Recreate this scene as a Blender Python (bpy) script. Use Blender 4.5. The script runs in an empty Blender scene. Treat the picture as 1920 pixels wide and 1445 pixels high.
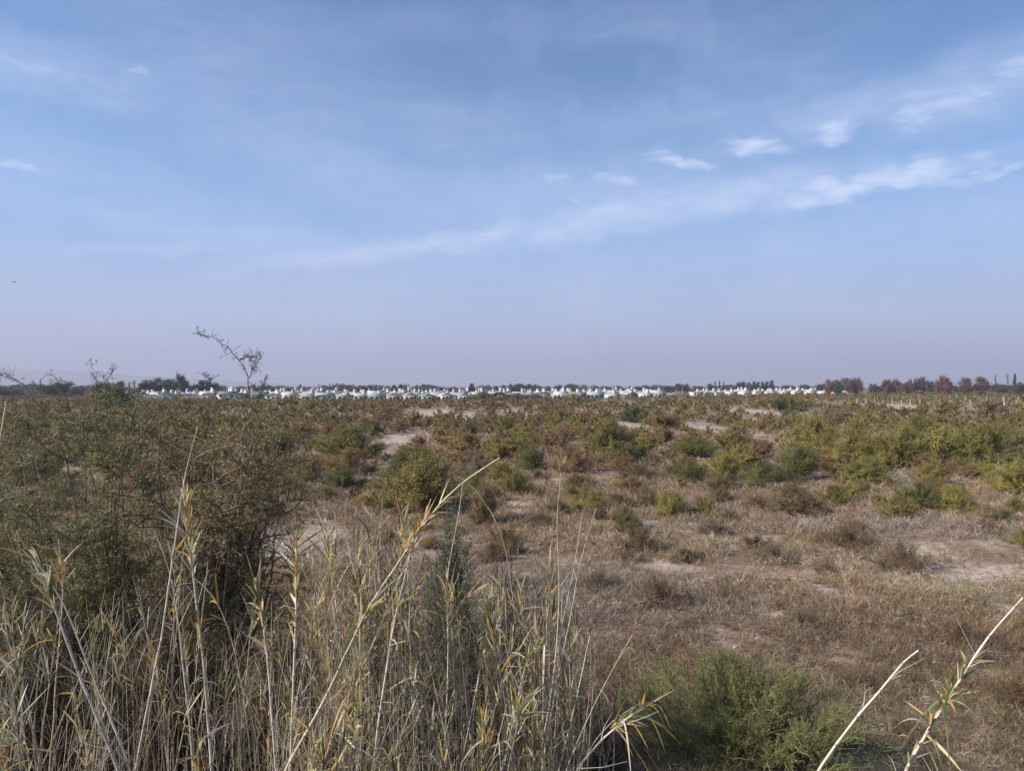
import bpy, math, random
import numpy as np
from mathutils import Vector
sc = bpy.context.scene
COL = sc.collection
PI = math.pi
# ------------------------------------------------------------------ camera
F, CX, HY, CAMZ = 1450.0, 960.0, 722.5, 7.5
cam_d = bpy.data.cameras.new('camera'); cam = bpy.data.objects.new('camera', cam_d); COL.objects.link(cam)
cam.location = (0, 0, CAMZ); cam.rotation_euler = (math.radians(90), 0, 0)
cam_d.sensor_width = 36; cam_d.lens = 36 * F / 1920.0; cam_d.clip_start = 0.1; cam_d.clip_end = 30000
sc.camera = cam
# ------------------------------------------------------------------ sun, sky, exposure
SUN_EL, SUN_AZ = math.radians(33), math.radians(-104)      # azimuth from +Y (view direction), negative = left
sd = Vector((math.sin(SUN_AZ) * math.cos(SUN_EL), math.cos(SUN_AZ) * math.cos(SUN_EL), math.sin(SUN_EL)))
sl = bpy.data.lights.new('sun', 'SUN'); sl.energy = 5.0; sl.angle = math.radians(0.6); sl.color = (1.0, 0.91, 0.77)
so = bpy.data.objects.new('sun', sl); COL.objects.link(so)
so.rotation_euler = (-sd).to_track_quat('-Z', 'Y').to_euler(); so.location = (0, 0, 60)
sc.view_settings.view_transform = 'Standard'; sc.view_settings.look = 'None'
sc.view_settings.exposure = 0.58; sc.view_settings.gamma = 1.0
sc.cycles.max_bounces = 5; sc.cycles.diffuse_bounces = 3; sc.cycles.transmission_bounces = 3; sc.cycles.volume_bounces = 1


class NT:
    """tiny node tree helper"""
    def __init__(s, nt): s.t = nt; nt.nodes.clear()
    def n(s, typ, ins=None, **kw):
        nd = s.t.nodes.new(typ)
        for k, v in kw.items(): setattr(nd, k, v)
        for k, v in (ins or {}).items():
            sk = nd.inputs[k]
            if isinstance(v, bpy.types.NodeSocket): s.t.links.new(v, sk)
            else: sk.default_value = v
        return nd
    def m(s, op, a, b=0.0, c=0.0, clamp=False):
        nd = s.n('ShaderNodeMath', {0: a, 1: b, 2: c}, operation=op); nd.use_clamp = clamp
        return nd.outputs[0]
    def mix(s, f, a, b, mode='MIX'):
        nd = s.n('ShaderNodeMix', data_type='RGBA', blend_type=mode)
        for i, v in ((0, f), (6, a), (7, b)):
            if isinstance(v, bpy.types.NodeSocket): s.t.links.new(v, nd.inputs[i])
            else: nd.inputs[i].default_value = v if i == 0 else tuple(v) + ((1,) if len(v) == 3 else ())
        return nd.outputs[2]
    def ramp(s, f, stops, interp='LINEAR'):
        nd = s.n('ShaderNodeValToRGB', {0: f}); r = nd.color_ramp; r.interpolation = interp
        while len(r.elements) < len(stops): r.elements.new(0.5)
        for e, (p, c) in zip(r.elements, stops):
            e.position = p; e.color = tuple(c) + (1,) if len(c) == 3 else c
        return nd.outputs[0]
    def mr(s, v, a, b, c=0.0, d=1.0, it='SMOOTHSTEP'):
        return s.n('ShaderNodeMapRange', {0: v, 1: a, 2: b, 3: c, 4: d}, interpolation_type=it).outputs[0]


def ang(px, py):
    dx, dz = px - CX, HY - py
    return math.degrees(math.atan2(dx, F)), math.degrees(math.atan2(dz, math.hypot(F, dx)))


world = bpy.data.worlds.new('World'); sc.world = world; world.use_nodes = True
w = NT(world.node_tree)
sky = w.n('ShaderNodeTexSky', sky_type='NISHITA'); sky.sun_disc = False
sky.sun_elevation = SUN_EL; sky.sun_rotation = SUN_AZ; sky.altitude = 600; sky.air_density = 1.0; sky.dust_density = 1.2; sky.ozone_density = 3.0
tc = w.n('ShaderNodeTexCoord'); sep = w.n('ShaderNodeSeparateXYZ', {0: tc.outputs['Generated']})
X, Y, Z = sep.outputs
az = w.m('MULTIPLY', w.m('ARCTAN2', X, Y), 180 / PI)           # degrees of azimuth, 0 = +Y
el = w.m('MULTIPLY', w.m('ARCSINE', Z), 180 / PI)
P = w.n('ShaderNodeCombineXYZ', {0: az, 1: el, 2: 0.0}).outputs[0]
SKYK = 0.099
base = w.mix(1.0, sky.outputs[0], (0.82, 0.99, 1.12), 'MULTIPLY')
# dusty lavender air towards the horizon, a little warmer in the middle of the view
hz = w.mr(el, 2.0, 24.0, 1.0, 0.0)
hzc = w.ramp(w.mr(el, 0.0, 12.0, 0.0, 1.0, 'LINEAR'), [(0, (3.5, 3.6, 5.1)), (0.45, (3.25, 3.95, 5.8)), (1, (2.3, 3.6, 6.1))])
base = w.mix(w.m('MULTIPLY', hz, 0.93), base, hzc)
# thin veil of high cloud: large soft streaks
warp = w.n('ShaderNodeTexNoise', {'Vector': P, 'Scale': 0.09, 'Detail': 3.0, 'Roughness': 0.6}).outputs[1]
wv = w.n('ShaderNodeVectorMath', {0: warp, 1: (0.5, 0.5, 0.5)}, operation='SUBTRACT').outputs[0]
wv = w.n('ShaderNodeVectorMath', {0: wv, 3: 4.0}, operation='SCALE').outputs[0]
PW = w.n('ShaderNodeVectorMath', {0: P, 1: wv}, operation='ADD').outputs[0]
vm = w.n('ShaderNodeMapping', {0: PW, 2: (0, 0, math.radians(-16)), 3: (0.038, 0.18, 1)}).outputs[0]
veil = w.n('ShaderNodeTexNoise', {'Vector': vm, 'Scale': 1.0, 'Detail': 4.0, 'Roughness': 0.5}).outputs[0]
veil = w.mr(veil, 0.36, 0.78, 0.0, 1.0)
base = w.mix(w.m('MULTIPLY', veil, 0.22), base, (4.6, 5.3, 7.2))
# wisps: soft blobs in azimuth / elevation, broken up by stretched noise
fm = w.n('ShaderNodeMapping', {0: P, 2: (0, 0, math.radians(-10)), 3: (0.26, 1.0, 1)}).outputs[0]
fine = w.n('ShaderNodeTexNoise', {'Vector': fm, 'Scale': 1.2, 'Detail': 7.0, 'Roughness': 0.6, 'Distortion': 0.35}).outputs[0]
dj = w.n('ShaderNodeTexNoise', {'Vector': P, 'Scale': 0.4, 'Detail': 3.0, 'Roughness': 0.5}).outputs[1]
djv = w.n('ShaderNodeVectorMath', {0: dj, 1: (0.5, 0.5, 0.5)}, operation='SUBTRACT').outputs[0]
djv = w.n('ShaderNodeVectorMath', {0: djv, 3: 2.0}, operation='SCALE').outputs[0]
PD = w.n('ShaderNodeVectorMath', {0: P, 1: djv}, operation='ADD').outputs[0]
WISPS = [  # px, py, half length px, half height px, tilt deg, strength
    (1500, 357, 70, 13, -8, .6), (1650, 343, 160, 24, 4, .9), (1860, 325, 110, 10, 8, .7),
    (1560, 247, 50, 20, 0, .95), (1420, 277, 62, 18, -8, .9), (1272, 305, 68, 13, -10, .85), (1150, 332, 55, 14, -18, .65),
    (1035, 337, 50, 12, -16, .55), (1075, 372, 22, 7, -15, .45), (1725, 215, 50, 22, 12, .7), (1740, 175, 60, 12, 8, .35), (1880, 150, 100, 34, 12, .45),
    (1355, 218, 22, 12, 10, .4), (1820, 303, 30, 8, 0, .45), (258, 134, 28, 8, -8, .8), (75, 130, 90, 16, -10, .42), (15, 312, 40, 11, -8, .6)]
SOFT = [(560, 492, 120, 12, 6, .5), (700, 470, 190, 17, 7, .8), (900, 445, 220, 20, 7, .95), (1110, 412, 230, 34, 9, .95), (1330, 378, 220, 28, 7, .9), (1560, 352, 200, 22, 5, .7), (950, 370, 190, 55, 6, .45),
    (1150, 360, 180, 40, -4, .4), (1680, 185, 190, 30, 8, .45), (1860, 150, 140, 50, 10, .6), (290, 468, 150, 9, 6, .45), (380, 425, 300, 26, -4, .35), (90, 130, 150, 34, -8, .4), (200, 330, 260, 40, -12, .2), (640, 330, 330, 60, -20, .28),
    (1500, 450, 500, 50, 3, .18), (480, 130, 260, 80, -14, .25), (760, 210, 260, 60, -20, .2)]


def blobs(lst, pos, lo):
    tt_ = None
    for (px, py, hl, hh, tilt, st) in lst:
        a, e = ang(px, py); s1 = math.degrees(1 / F) * 1.25
        mp = w.n('ShaderNodeMapping', {0: pos, 1: (a, e, 0), 2: (0, 0, math.radians(tilt)), 3: (hl * s1, hh * s1, 1)}, vector_type='TEXTURE').outputs[0]
        ln = w.n('ShaderNodeVectorMath', {0: mp}, operation='LENGTH').outputs['Value']
        v = w.m('MULTIPLY', w.mr(ln, lo, 0.0, 0.0, 1.0), st)
        tt_ = v if tt_ is None else w.m('MAXIMUM', tt_, v)
    return tt_


tot = blobs(WISPS, PD, 1.36)
dens = w.mr(w.m('ADD', tot, w.m('MULTIPLY', w.m('SUBTRACT', fine, 0.5), 1.8)), 0.05, 1.25, 0.0, 1.0)
dens = w.m('MULTIPLY', dens, w.m('MINIMUM', w.m('MULTIPLY', tot, 2.2), 1.0), clamp=True)
sft = blobs(SOFT, PD, 1.5)
sft = w.m('MULTIPLY', sft, w.mr(fine, 0.25, 0.7, 0.45, 1.15, 'LINEAR'), clamp=True)
base = w.mix(w.m('MULTIPLY', sft, 0.62), base, (5.2, 5.8, 7.6))
base = w.mix(w.m('MULTIPLY', dens, 0.66), base, (5.6, 6.2, 7.9))
bg = w.n('ShaderNodeBackground', {0: base, 1: SKYK})
w.n('ShaderNodeOutputWorld', {0: bg.outputs[0]})
world.cycles.sampling_method = 'MANUAL'; world.cycles.sample_map_resolution = 512


# ------------------------------------------------------------------ ground height and pixel helpers
def sstep(a, b, x):
    t = np.clip((x - a) / (b - a), 0, 1); return t * t * (3 - 2 * t)


def gz(x, y):
    x = np.asarray(x, float); y = np.asarray(y, float)
    bank = 5.9 * (1 - sstep(0.2, 12.5, y)) ** 1.0
    r = np.hypot(x, y)
    u = 0.09 * np.sin(x * .31 + 1.3 * np.sin(y * .17)) + 0.08 * np.sin(y * .43 + x * .11 + 2.0) + 0.05 * np.sin(x * 1.1 + y * .7) * np.sin(y * .9 - x * .4)
    u2 = 0.16 * np.sin(x * .045 + 2.1 * np.sin(y * .021)) + 0.14 * np.sin(y * .06 + x * .02)
    return bank + u * sstep(2, 14, y) + u2 * sstep(25, 80, r) * (1 - sstep(500, 900, r))


def W(px, py, D): return ((px - CX) / F * D, D, CAMZ - (py - HY) / F * D)


def Gd(py): return CAMZ * F / (py - HY)                      # distance of flat ground seen at picture row py


def pix(x, y, z): return CX + F * x / y, HY + F * (CAMZ - z) / y


# ------------------------------------------------------------------ materials
def newmat(name):
    m = bpy.data.materials.new(name); m.use_nodes = True
    return m, NT(m.node_tree)


def foliage_mat(name, trans=0.3, objcol=True, rough=0.6):
    m, t = newmat(name)
    at = t.n('ShaderNodeAttribute', attribute_name='col').outputs['Color']
    c = at
    if objcol:
        oi = t.n('ShaderNodeObjectInfo'); c = t.mix(1.0, at, oi.outputs['Color'], 'MULTIPLY')
    b = t.n('ShaderNodeBsdfPrincipled', {'Base Color': c, 'Roughness': rough, 'Specular IOR Level': 0.25})
    if trans > 0:
        tr = t.n('ShaderNodeBsdfTranslucent', {0: c})
        b = t.n('ShaderNodeMixShader', {0: trans, 1: b.outputs[0], 2: tr.outputs[0]})
    t.n('ShaderNodeOutputMaterial', {0: b.outputs[0]})
    return m


M_LEAF = foliage_mat('shrub leaves', 0.14)
M_TWIG = foliage_mat('dry twigs', 0.0)
M_COVER = foliage_mat('dry ground cover', 0.2, objcol=False)
M_CANE = foliage_mat('reed cane', 0.0, objcol=False, rough=0.45)
M_BLADE = foliage_mat('reed blade', 0.3, objcol=False, rough=0.5)


def plain(name, col, rough=0.8, noise=0.12, scale=0.6, objcol=False, metal=0.0):
    m, t = newmat(name)
    tcx = t.n('ShaderNodeTexCoord').outputs['Object']
    nz = t.n('ShaderNodeTexNoise', {'Vector': tcx, 'Scale': scale, 'Detail': 5.0}).outputs[0]
    f = t.mr(nz, 0.3, 0.7, 1 - noise, 1 + noise, 'LINEAR')
    v = t.n('ShaderNodeCombineColor', {0: f, 1: f, 2: f}).outputs[0]
    c = t.mix(1.0, v, col, 'MULTIPLY')
    if objcol: c = t.mix(1.0, c, t.n('ShaderNodeObjectInfo').outputs['Color'], 'MULTIPLY')
    b = t.n('ShaderNodeBsdfPrincipled', {'Base Color': c, 'Roughness': rough, 'Metallic': metal})
    t.n('ShaderNodeOutputMaterial', {0: b.outputs[0]})
    return m


M_WALL = plain('painted plaster wall', (1, 1, 1), 0.85, 0.06, 0.5, True)
M_ROOF = plain('sheet metal roof', (1, 1, 1), 0.45, 0.08, 0.5, True)
M_DARK = plain('dark glazing and doors', (0.03, 0.035, 0.04), 0.3, 0.2)
M_TANK = plain('white water tank', (1, 1, 1), 0.5, 0.05, 1.0, True)
M_POST = plain('weathered concrete post', (0.55, 0.5, 0.42), 0.9, 0.2, 4.0)
M_WIRE = plain('galvanised wire', (0.3, 0.29, 0.27), 0.5, 0.1, 2.0)
M_POLE = plain('pale steel pole', (0.55, 0.56, 0.56), 0.5, 0.1, 1.0)
M_BIRD = plain('dark bird', (0.03, 0.03, 0.035), 0.7, 0.2, 5.0)
M_LOG = plain('bleached log', (0.42, 0.36, 0.3), 0.9, 0.25, 4.0)
M_BLOCK = plain('beige block wall', (0.5, 0.43, 0.34), 0.9, 0.12, 0.4)
M_SHED = plain('blue white sheet metal', (0.55, 0.68, 0.8), 0.5, 0.05, 1.0)
M_HILL = plain('distant mountain', (0.16, 0.14, 0.12), 0.95, 0.2, 0.002)

# pale bare clearings of the plain: px, py, half width px, half height px as the photo shows them -> world ellipses
BARE = [(1680, 762, 85, 7), (1850, 768, 90, 8), (1330, 805, 42, 12), (1435, 790, 30, 12), (1400, 770, 60, 5), (765, 818, 45, 6), (725, 848, 16, 10),
        (250, 858, 30, 8), (970, 955, 26, 16), (1040, 905, 18, 10), (960, 768, 22, 3), (880, 775, 24, 4), (1160, 793, 25, 3), (560, 862, 26, 7), (500, 1030, 120, 34),
        (1790, 1072, 120, 26), (1545, 1112, 40, 14), (1370, 1125, 45, 14), (600, 1000, 60, 20), (1540, 805, 40, 6), (820, 770, 40, 3), (1150, 752, 30, 2), (1580, 880, 20, 6),
        (1640, 1436, 60, 14), (1240, 1062, 50, 12), (1450, 1165, 36, 10), (1850, 1255, 50, 14), (1600, 1130, 50, 10), (1700, 1030, 40, 8), (1420, 1010, 34, 6), (1330, 990, 40, 8), (1890, 1140, 30, 10)]
BW = []
for (px, py, hw, hh) in BARE:
    D = Gd(py); D0, D1 = Gd(py + hh), Gd(max(py - hh, HY + 9))
    e_ = .07 * D if D > 60 else 0.0; BW.append(((px - CX) / F * D, (D0 + D1) / 2 - e_, hw / F * D, (D1 - D0) / 2 + e_))
BW = np.array(BW)


def bare(x, y):
    """>0 inside clearings"""
    x = np.asarray(x, float); y = np.asarray(y, float)
    wob = 1 + 0.22 * np.sin(x * 0.9 + y * .35) + 0.15 * np.sin(y * 1.3 - x * .5)
    v = np.zeros(np.broadcast(x, y).shape)
    for (a, b, c, d) in BW:
        q = np.sqrt(((x - a) / c) ** 2 + ((y - b) / d) ** 2) * wob
        v = np.maximum(v, np.clip(1.6 - 1.2 * q, 0, 1))
    return v


# ------------------------------------------------------------------ mesh helpers
def mesh(name, parts, mats, smooth=False):
    """parts: list of (verts (N,3), faces (M,k), colors (N,3) or None, material index)"""
    V, L, LT, MI, C = [], [], [], [], []; off = 0
    for (v, f, c, mi) in parts:
        if len(f) == 0: continue
        v = np.asarray(v, np.float32).reshape(-1, 3); f = np.asarray(f, np.int32)
        V.append(v); L.append((f + off).ravel()); LT.append(np.full(len(f), f.shape[1], np.int32)); MI.append(np.full(len(f), mi, np.int32))
        if c is None: c = np.ones((len(v), 3))
        c = np.asarray(c, np.float32).reshape(-1, 3)
        if len(c) == 1: c = np.repeat(c, len(v), 0)
        C.append(c); off += len(v)
    V = np.concatenate(V); L = np.concatenate(L); LT = np.concatenate(LT); MI = np.concatenate(MI); C = np.concatenate(C)
    me = bpy.data.meshes.new(name)
    me.vertices.add(len(V)); me.vertices.foreach_set('co', V.ravel())
    me.loops.add(len(L)); me.loops.foreach_set('vertex_index', L)
    me.polygons.add(len(LT)); ls = np.zeros(len(LT), np.int32); ls[1:] = np.cumsum(LT)[:-1]
    me.polygons.foreach_set('loop_start', ls); me.polygons.foreach_set('loop_total', LT); me.polygons.foreach_set('material_index', MI)
    for m in (mats if isinstance(mats, (list, tuple)) else [mats]): me.materials.append(m)
    a = me.color_attributes.new('col', 'FLOAT_COLOR', 'POINT')
    a.data.foreach_set('color', np.concatenate([C, np.ones((len(C), 1), np.float32)], 1).astype(np.float32).ravel())
    me.update(calc_edges=True)
    if smooth: me.polygons.foreach_set('use_smooth', np.ones(len(LT), bool))
    return me


def nrm(a): return a / np.maximum(np.linalg.norm(a, axis=-1, keepdims=True), 1e-9)


def tubes(P, R, k=3, col=None):
    """P (B,n,3), R (B,n) -> verts, faces, colors (col (B,3) or (B,n,3))"""
    P = np.asarray(P, float); R = np.asarray(R, float); B, n, _ = P.shape
    T = nrm(np.gradient(P, axis=1)); ref = np.where(np.abs(T[:, :1, 2:3]) < 0.8, np.array([0, 0, 1.]), np.array([1., 0, 0]))
    U = nrm(np.cross(T, ref)); Vv = np.cross(T, U)
    a = np.arange(k) * 2 * PI / k
    ring = P[:, :, None] + R[:, :, None, None] * (np.cos(a)[None, None, :, None] * U[:, :, None] + np.sin(a)[None, None, :, None] * Vv[:, :, None])
    idx = np.arange(B * n * k).reshape(B, n, k)
    a0 = idx[:, :-1]; b0 = idx[:, 1:]
    f = np.stack([a0, np.roll(a0, -1, 2), np.roll(b0, -1, 2), b0], -1).reshape(-1, 4)
    if col is None: c = None
    else:
        col = np.asarray(col, float)
        if col.ndim == 1: col = np.broadcast_to(col, (B, 3))
        if col.ndim == 2: col = np.broadcast_to(col[:, None], (B, n, 3))
        c = np.broadcast_to(col[:, :, None], (B, n, k, 3)).reshape(-1, 3)
    return ring.reshape(-1, 3), f, c


def diamonds(p, d, L, wd, col, rng, side=None):
    """leaf = one diamond quad. p,d (N,3) L,wd (N,)"""
    p = np.asarray(p); N = len(p); d = nrm(d)
    s = nrm(np.cross(d, rng.normal(size=(N, 3)))) if side is None else side
    L = np.broadcast_to(L, (N,))[:, None]; wd = np.broadcast_to(wd, (N,))[:, None]
    v = np.stack([p, p + d * L * .45 + s * wd * .5, p + d * L, p + d * L * .45 - s * wd * .5], 1)
    f = np.arange(N * 4).reshape(N, 4)
    c = np.repeat(np.broadcast_to(col, (N, 3)), 4, 0)
    return v.reshape(-1, 3), f, c


def blades(p, d, L, wd, col, rng, droop=0.3, n=4, twist=0.0):
    """long strips with n segments, tapering, drooping under gravity"""
    N = len(p); d = nrm(d); L = np.broadcast_to(L, (N,))[:, None]; droop = np.broadcast_to(droop, (N,))[:, None]
    s = nrm(np.cross(d, np.array([0, 0, 1.]) + rng.normal(size=(N, 3)) * .5)); nn = nrm(np.cross(s, d)); V = []
    for i in range(n + 1):
        t = i / n; q = p + d * L * t + np.array([0, 0, -1.]) * L * droop * t * t
        ph = twist * t * np.ones((N, 1)); ss = s * np.cos(ph) + nn * np.sin(ph)
        ww = np.broadcast_to(wd, (N,))[:, None] * (0.55 + 1.2 * t - 1.72 * t * t) * .62
        V += [q - ss * ww, q + ss * ww]
    V = np.stack(V, 1); idx = np.arange(N * 2 * (n + 1)).reshape(N, 2 * (n + 1))
    f = np.concatenate([idx[:, [2 * i, 2 * i + 1, 2 * i + 3, 2 * i + 2]] for i in range(n)])
    c = np.broadcast_to(np.broadcast_to(col, (N, 3))[:, None], (N, 2 * (n + 1), 3))
    return V.reshape(-1, 3), f, c.reshape(-1, 3)


def add(name, me, parent=None, loc=(0, 0, 0), rot=0.0, scale=None, color=None):
    o = bpy.data.objects.new(name, me); COL.objects.link(o); o.location = loc
    if rot: o.rotation_euler = (0, 0, rot)
    if scale is not None: o.scale = scale
    if parent: o.parent = parent
    if color is not None: o.color = tuple(color) + (1,)
    return o


def tag(o, label=None, cat=None, group=None, kind=None):
    if label: o['label'] = label
    if cat: o['category'] = cat
    if group: o['group'] = group
    if kind: o['kind'] = kind
    return o


def link_copy(o, parent=None, **kw):
    c = o.copy(); COL.objects.link(c); c.parent = parent
    for k, v in kw.items(): setattr(c, k, v)
    return c


def place(proto, loc, rot, scale, label, group, color=None, twig=None):
    """copy of a prototype tree (root + children); the first use takes the prototype itself"""
    if not proto.get('_used'):
        root = proto; proto['_used'] = 1; kids = list(proto.children)
    else:
        root = proto.copy(); COL.objects.link(root); kids = [link_copy(c, root) for c in proto.children if not c.get('_k')]
    root.location = loc; root.rotation_euler = (0, 0, rot); root.scale = scale if hasattr(scale, '__len__') else (scale,) * 3
    if color is not None:
        for c in kids: c.color = (tuple(twig) if (twig is not None and c.data.materials[0] == M_TWIG) else tuple(color)) + (1,)
    root['label'] = label; root['group'] = group
    return root


def cleanup_flags():
    for r in near + mid + dryp + [q for l in TP.values() for q in l] + list(HP.values()):
        if not r.get('_used'):
            for c in list(r.children): bpy.data.objects.remove(c)
            bpy.data.objects.remove(r)
    for o in sc.objects:
        for k in ('_used', '_k'):
            if k in o: del o[k]


# ------------------------------------------------------------------ SETTING: ground, hills
def build_ground():
    rr = np.concatenate([[0.0], np.geomspace(0.6, 11500, 330)]); na = 420
    th = np.arange(na) * 2 * PI / na
    Rg, Tg = np.meshgrid(rr[1:], th, indexing='ij')
    x = Rg * np.sin(Tg); y = Rg * np.cos(Tg); z = gz(x, y)
    v = np.concatenate([[[0, 0, float(gz(0, 0))]], np.stack([x, y, z], -1).reshape(-1, 3)])
    idx = 1 + np.arange(len(rr[1:]) * na).reshape(-1, na)
    a = idx[:-1]; b = idx[1:]
    f = np.stack([a, np.roll(a, -1, 1), np.roll(b, -1, 1), b], -1).reshape(-1, 4)[:, ::-1]
    f0 = np.stack([np.zeros(na, int), idx[0], np.roll(idx[0], -1)], -1)[:, ::-1]
    bm = bare(v[:, 0], v[:, 1]); c = np.stack([bm, bm, bm], -1)
    m, t = newmat('sandy steppe soil')
    pos = t.n('ShaderNodeTexCoord').outputs['Object']
    br = t.n('ShaderNodeAttribute', attribute_name='col').outputs['Fac']
    n1 = t.n('ShaderNodeTexNoise', {'Vector': pos, 'Scale': 0.35, 'Detail': 8.0, 'Roughness': 0.65}).outputs[0]
    n2 = t.n('ShaderNodeTexNoise', {'Vector': pos, 'Scale': 3.5, 'Detail': 8.0, 'Roughness': 0.7}).outputs[0]
    n3 = t.n('ShaderNodeTexVoronoi', {'Vector': pos, 'Scale': 9.0}).outputs['Distance']
    sand = t.ramp(n2, [(0.3, (0.20, 0.155, 0.125)), (0.47, (0.35, 0.285, 0.235)), (0.56, (0.44, 0.37, 0.31)), (0.75, (0.52, 0.45, 0.38))])
    litter = t.ramp(n2, [(0.3, (0.10, 0.066, 0.046)), (0.55, (0.20, 0.14, 0.10)), (0.75, (0.32, 0.24, 0.19))])
    f_ = t.m('ADD', t.mr(n1, 0.46, 0.66, 0.0, 0.6), t.m('MULTIPLY', br, 0.9), clamp=True)
    c_ = t.mix(f_, litter, sand)
    peb = t.mr(n3, 0.10, 0.05, 0.0, 0.5)
    c_ = t.mix(peb, c_, (0.33, 0.29, 0.25))
    bp = t.n('ShaderNodeBump', {'Strength': 0.6, 'Distance': 0.06, 'Height': t.m('ADD', n2, t.m('MULTIPLY', n3, 0.3))}).outputs[0]
    b = t.n('ShaderNodeBsdfPrincipled', {'Base Color': c_, 'Roughness': 0.95, 'Specular IOR Level': 0.1, 'Normal': bp})
    t.n('ShaderNodeOutputMaterial', {0: b.outputs[0]})
    me = mesh('ground', [(v, f, c, 0), (v[:na + 1], f0, c[:na + 1], 0)], m, smooth=True)
    tag(add('ground', me), kind='structure')


build_ground()


def build_hills():
    rng = np.random.default_rng(5)
    nx, ny = 260, 16; y0 = 9000
    pxs = np.linspace(-500, 620, nx)
    top = np.interp(pxs, [-500, -200, 0, 60, 150, 230, 300, 380, 460, 540, 620], [640, 668, 688, 690, 694, 700, 705, 710, 714, 719, 724])
    H = np.maximum((HY - top) / F * y0 + CAMZ, 0) + np.cumsum(rng.normal(size=nx)) * .8 + 4 * np.sin(pxs * .09) + 3 * np.sin(pxs * .21)
    X_, T_ = np.meshgrid((pxs - CX) / F * y0, np.linspace(0, 1, ny), indexing='ij')
    prof = np.sin(T_ * PI) ** 0.8
    Z_ = np.maximum(H[:, None] * prof * (1 + .05 * np.sin(X_ * .01 + T_ * 9)), 0) - 1 * (1 - prof) * 1.0
    Y_ = y0 - 900 + 1800 * T_
    v = np.stack([X_, Y_, Z_ + .5], -1).reshape(-1, 3); i = np.arange(nx * ny).reshape(nx, ny)
    f = np.stack([i[:-1, :-1], i[1:, :-1], i[1:, 1:], i[:-1, 1:]], -1).reshape(-1, 4)
    tag(add('hills', mesh('hills', [(v, f, None, 0)], M_HILL, True)), kind='structure')


build_hills()


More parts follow.
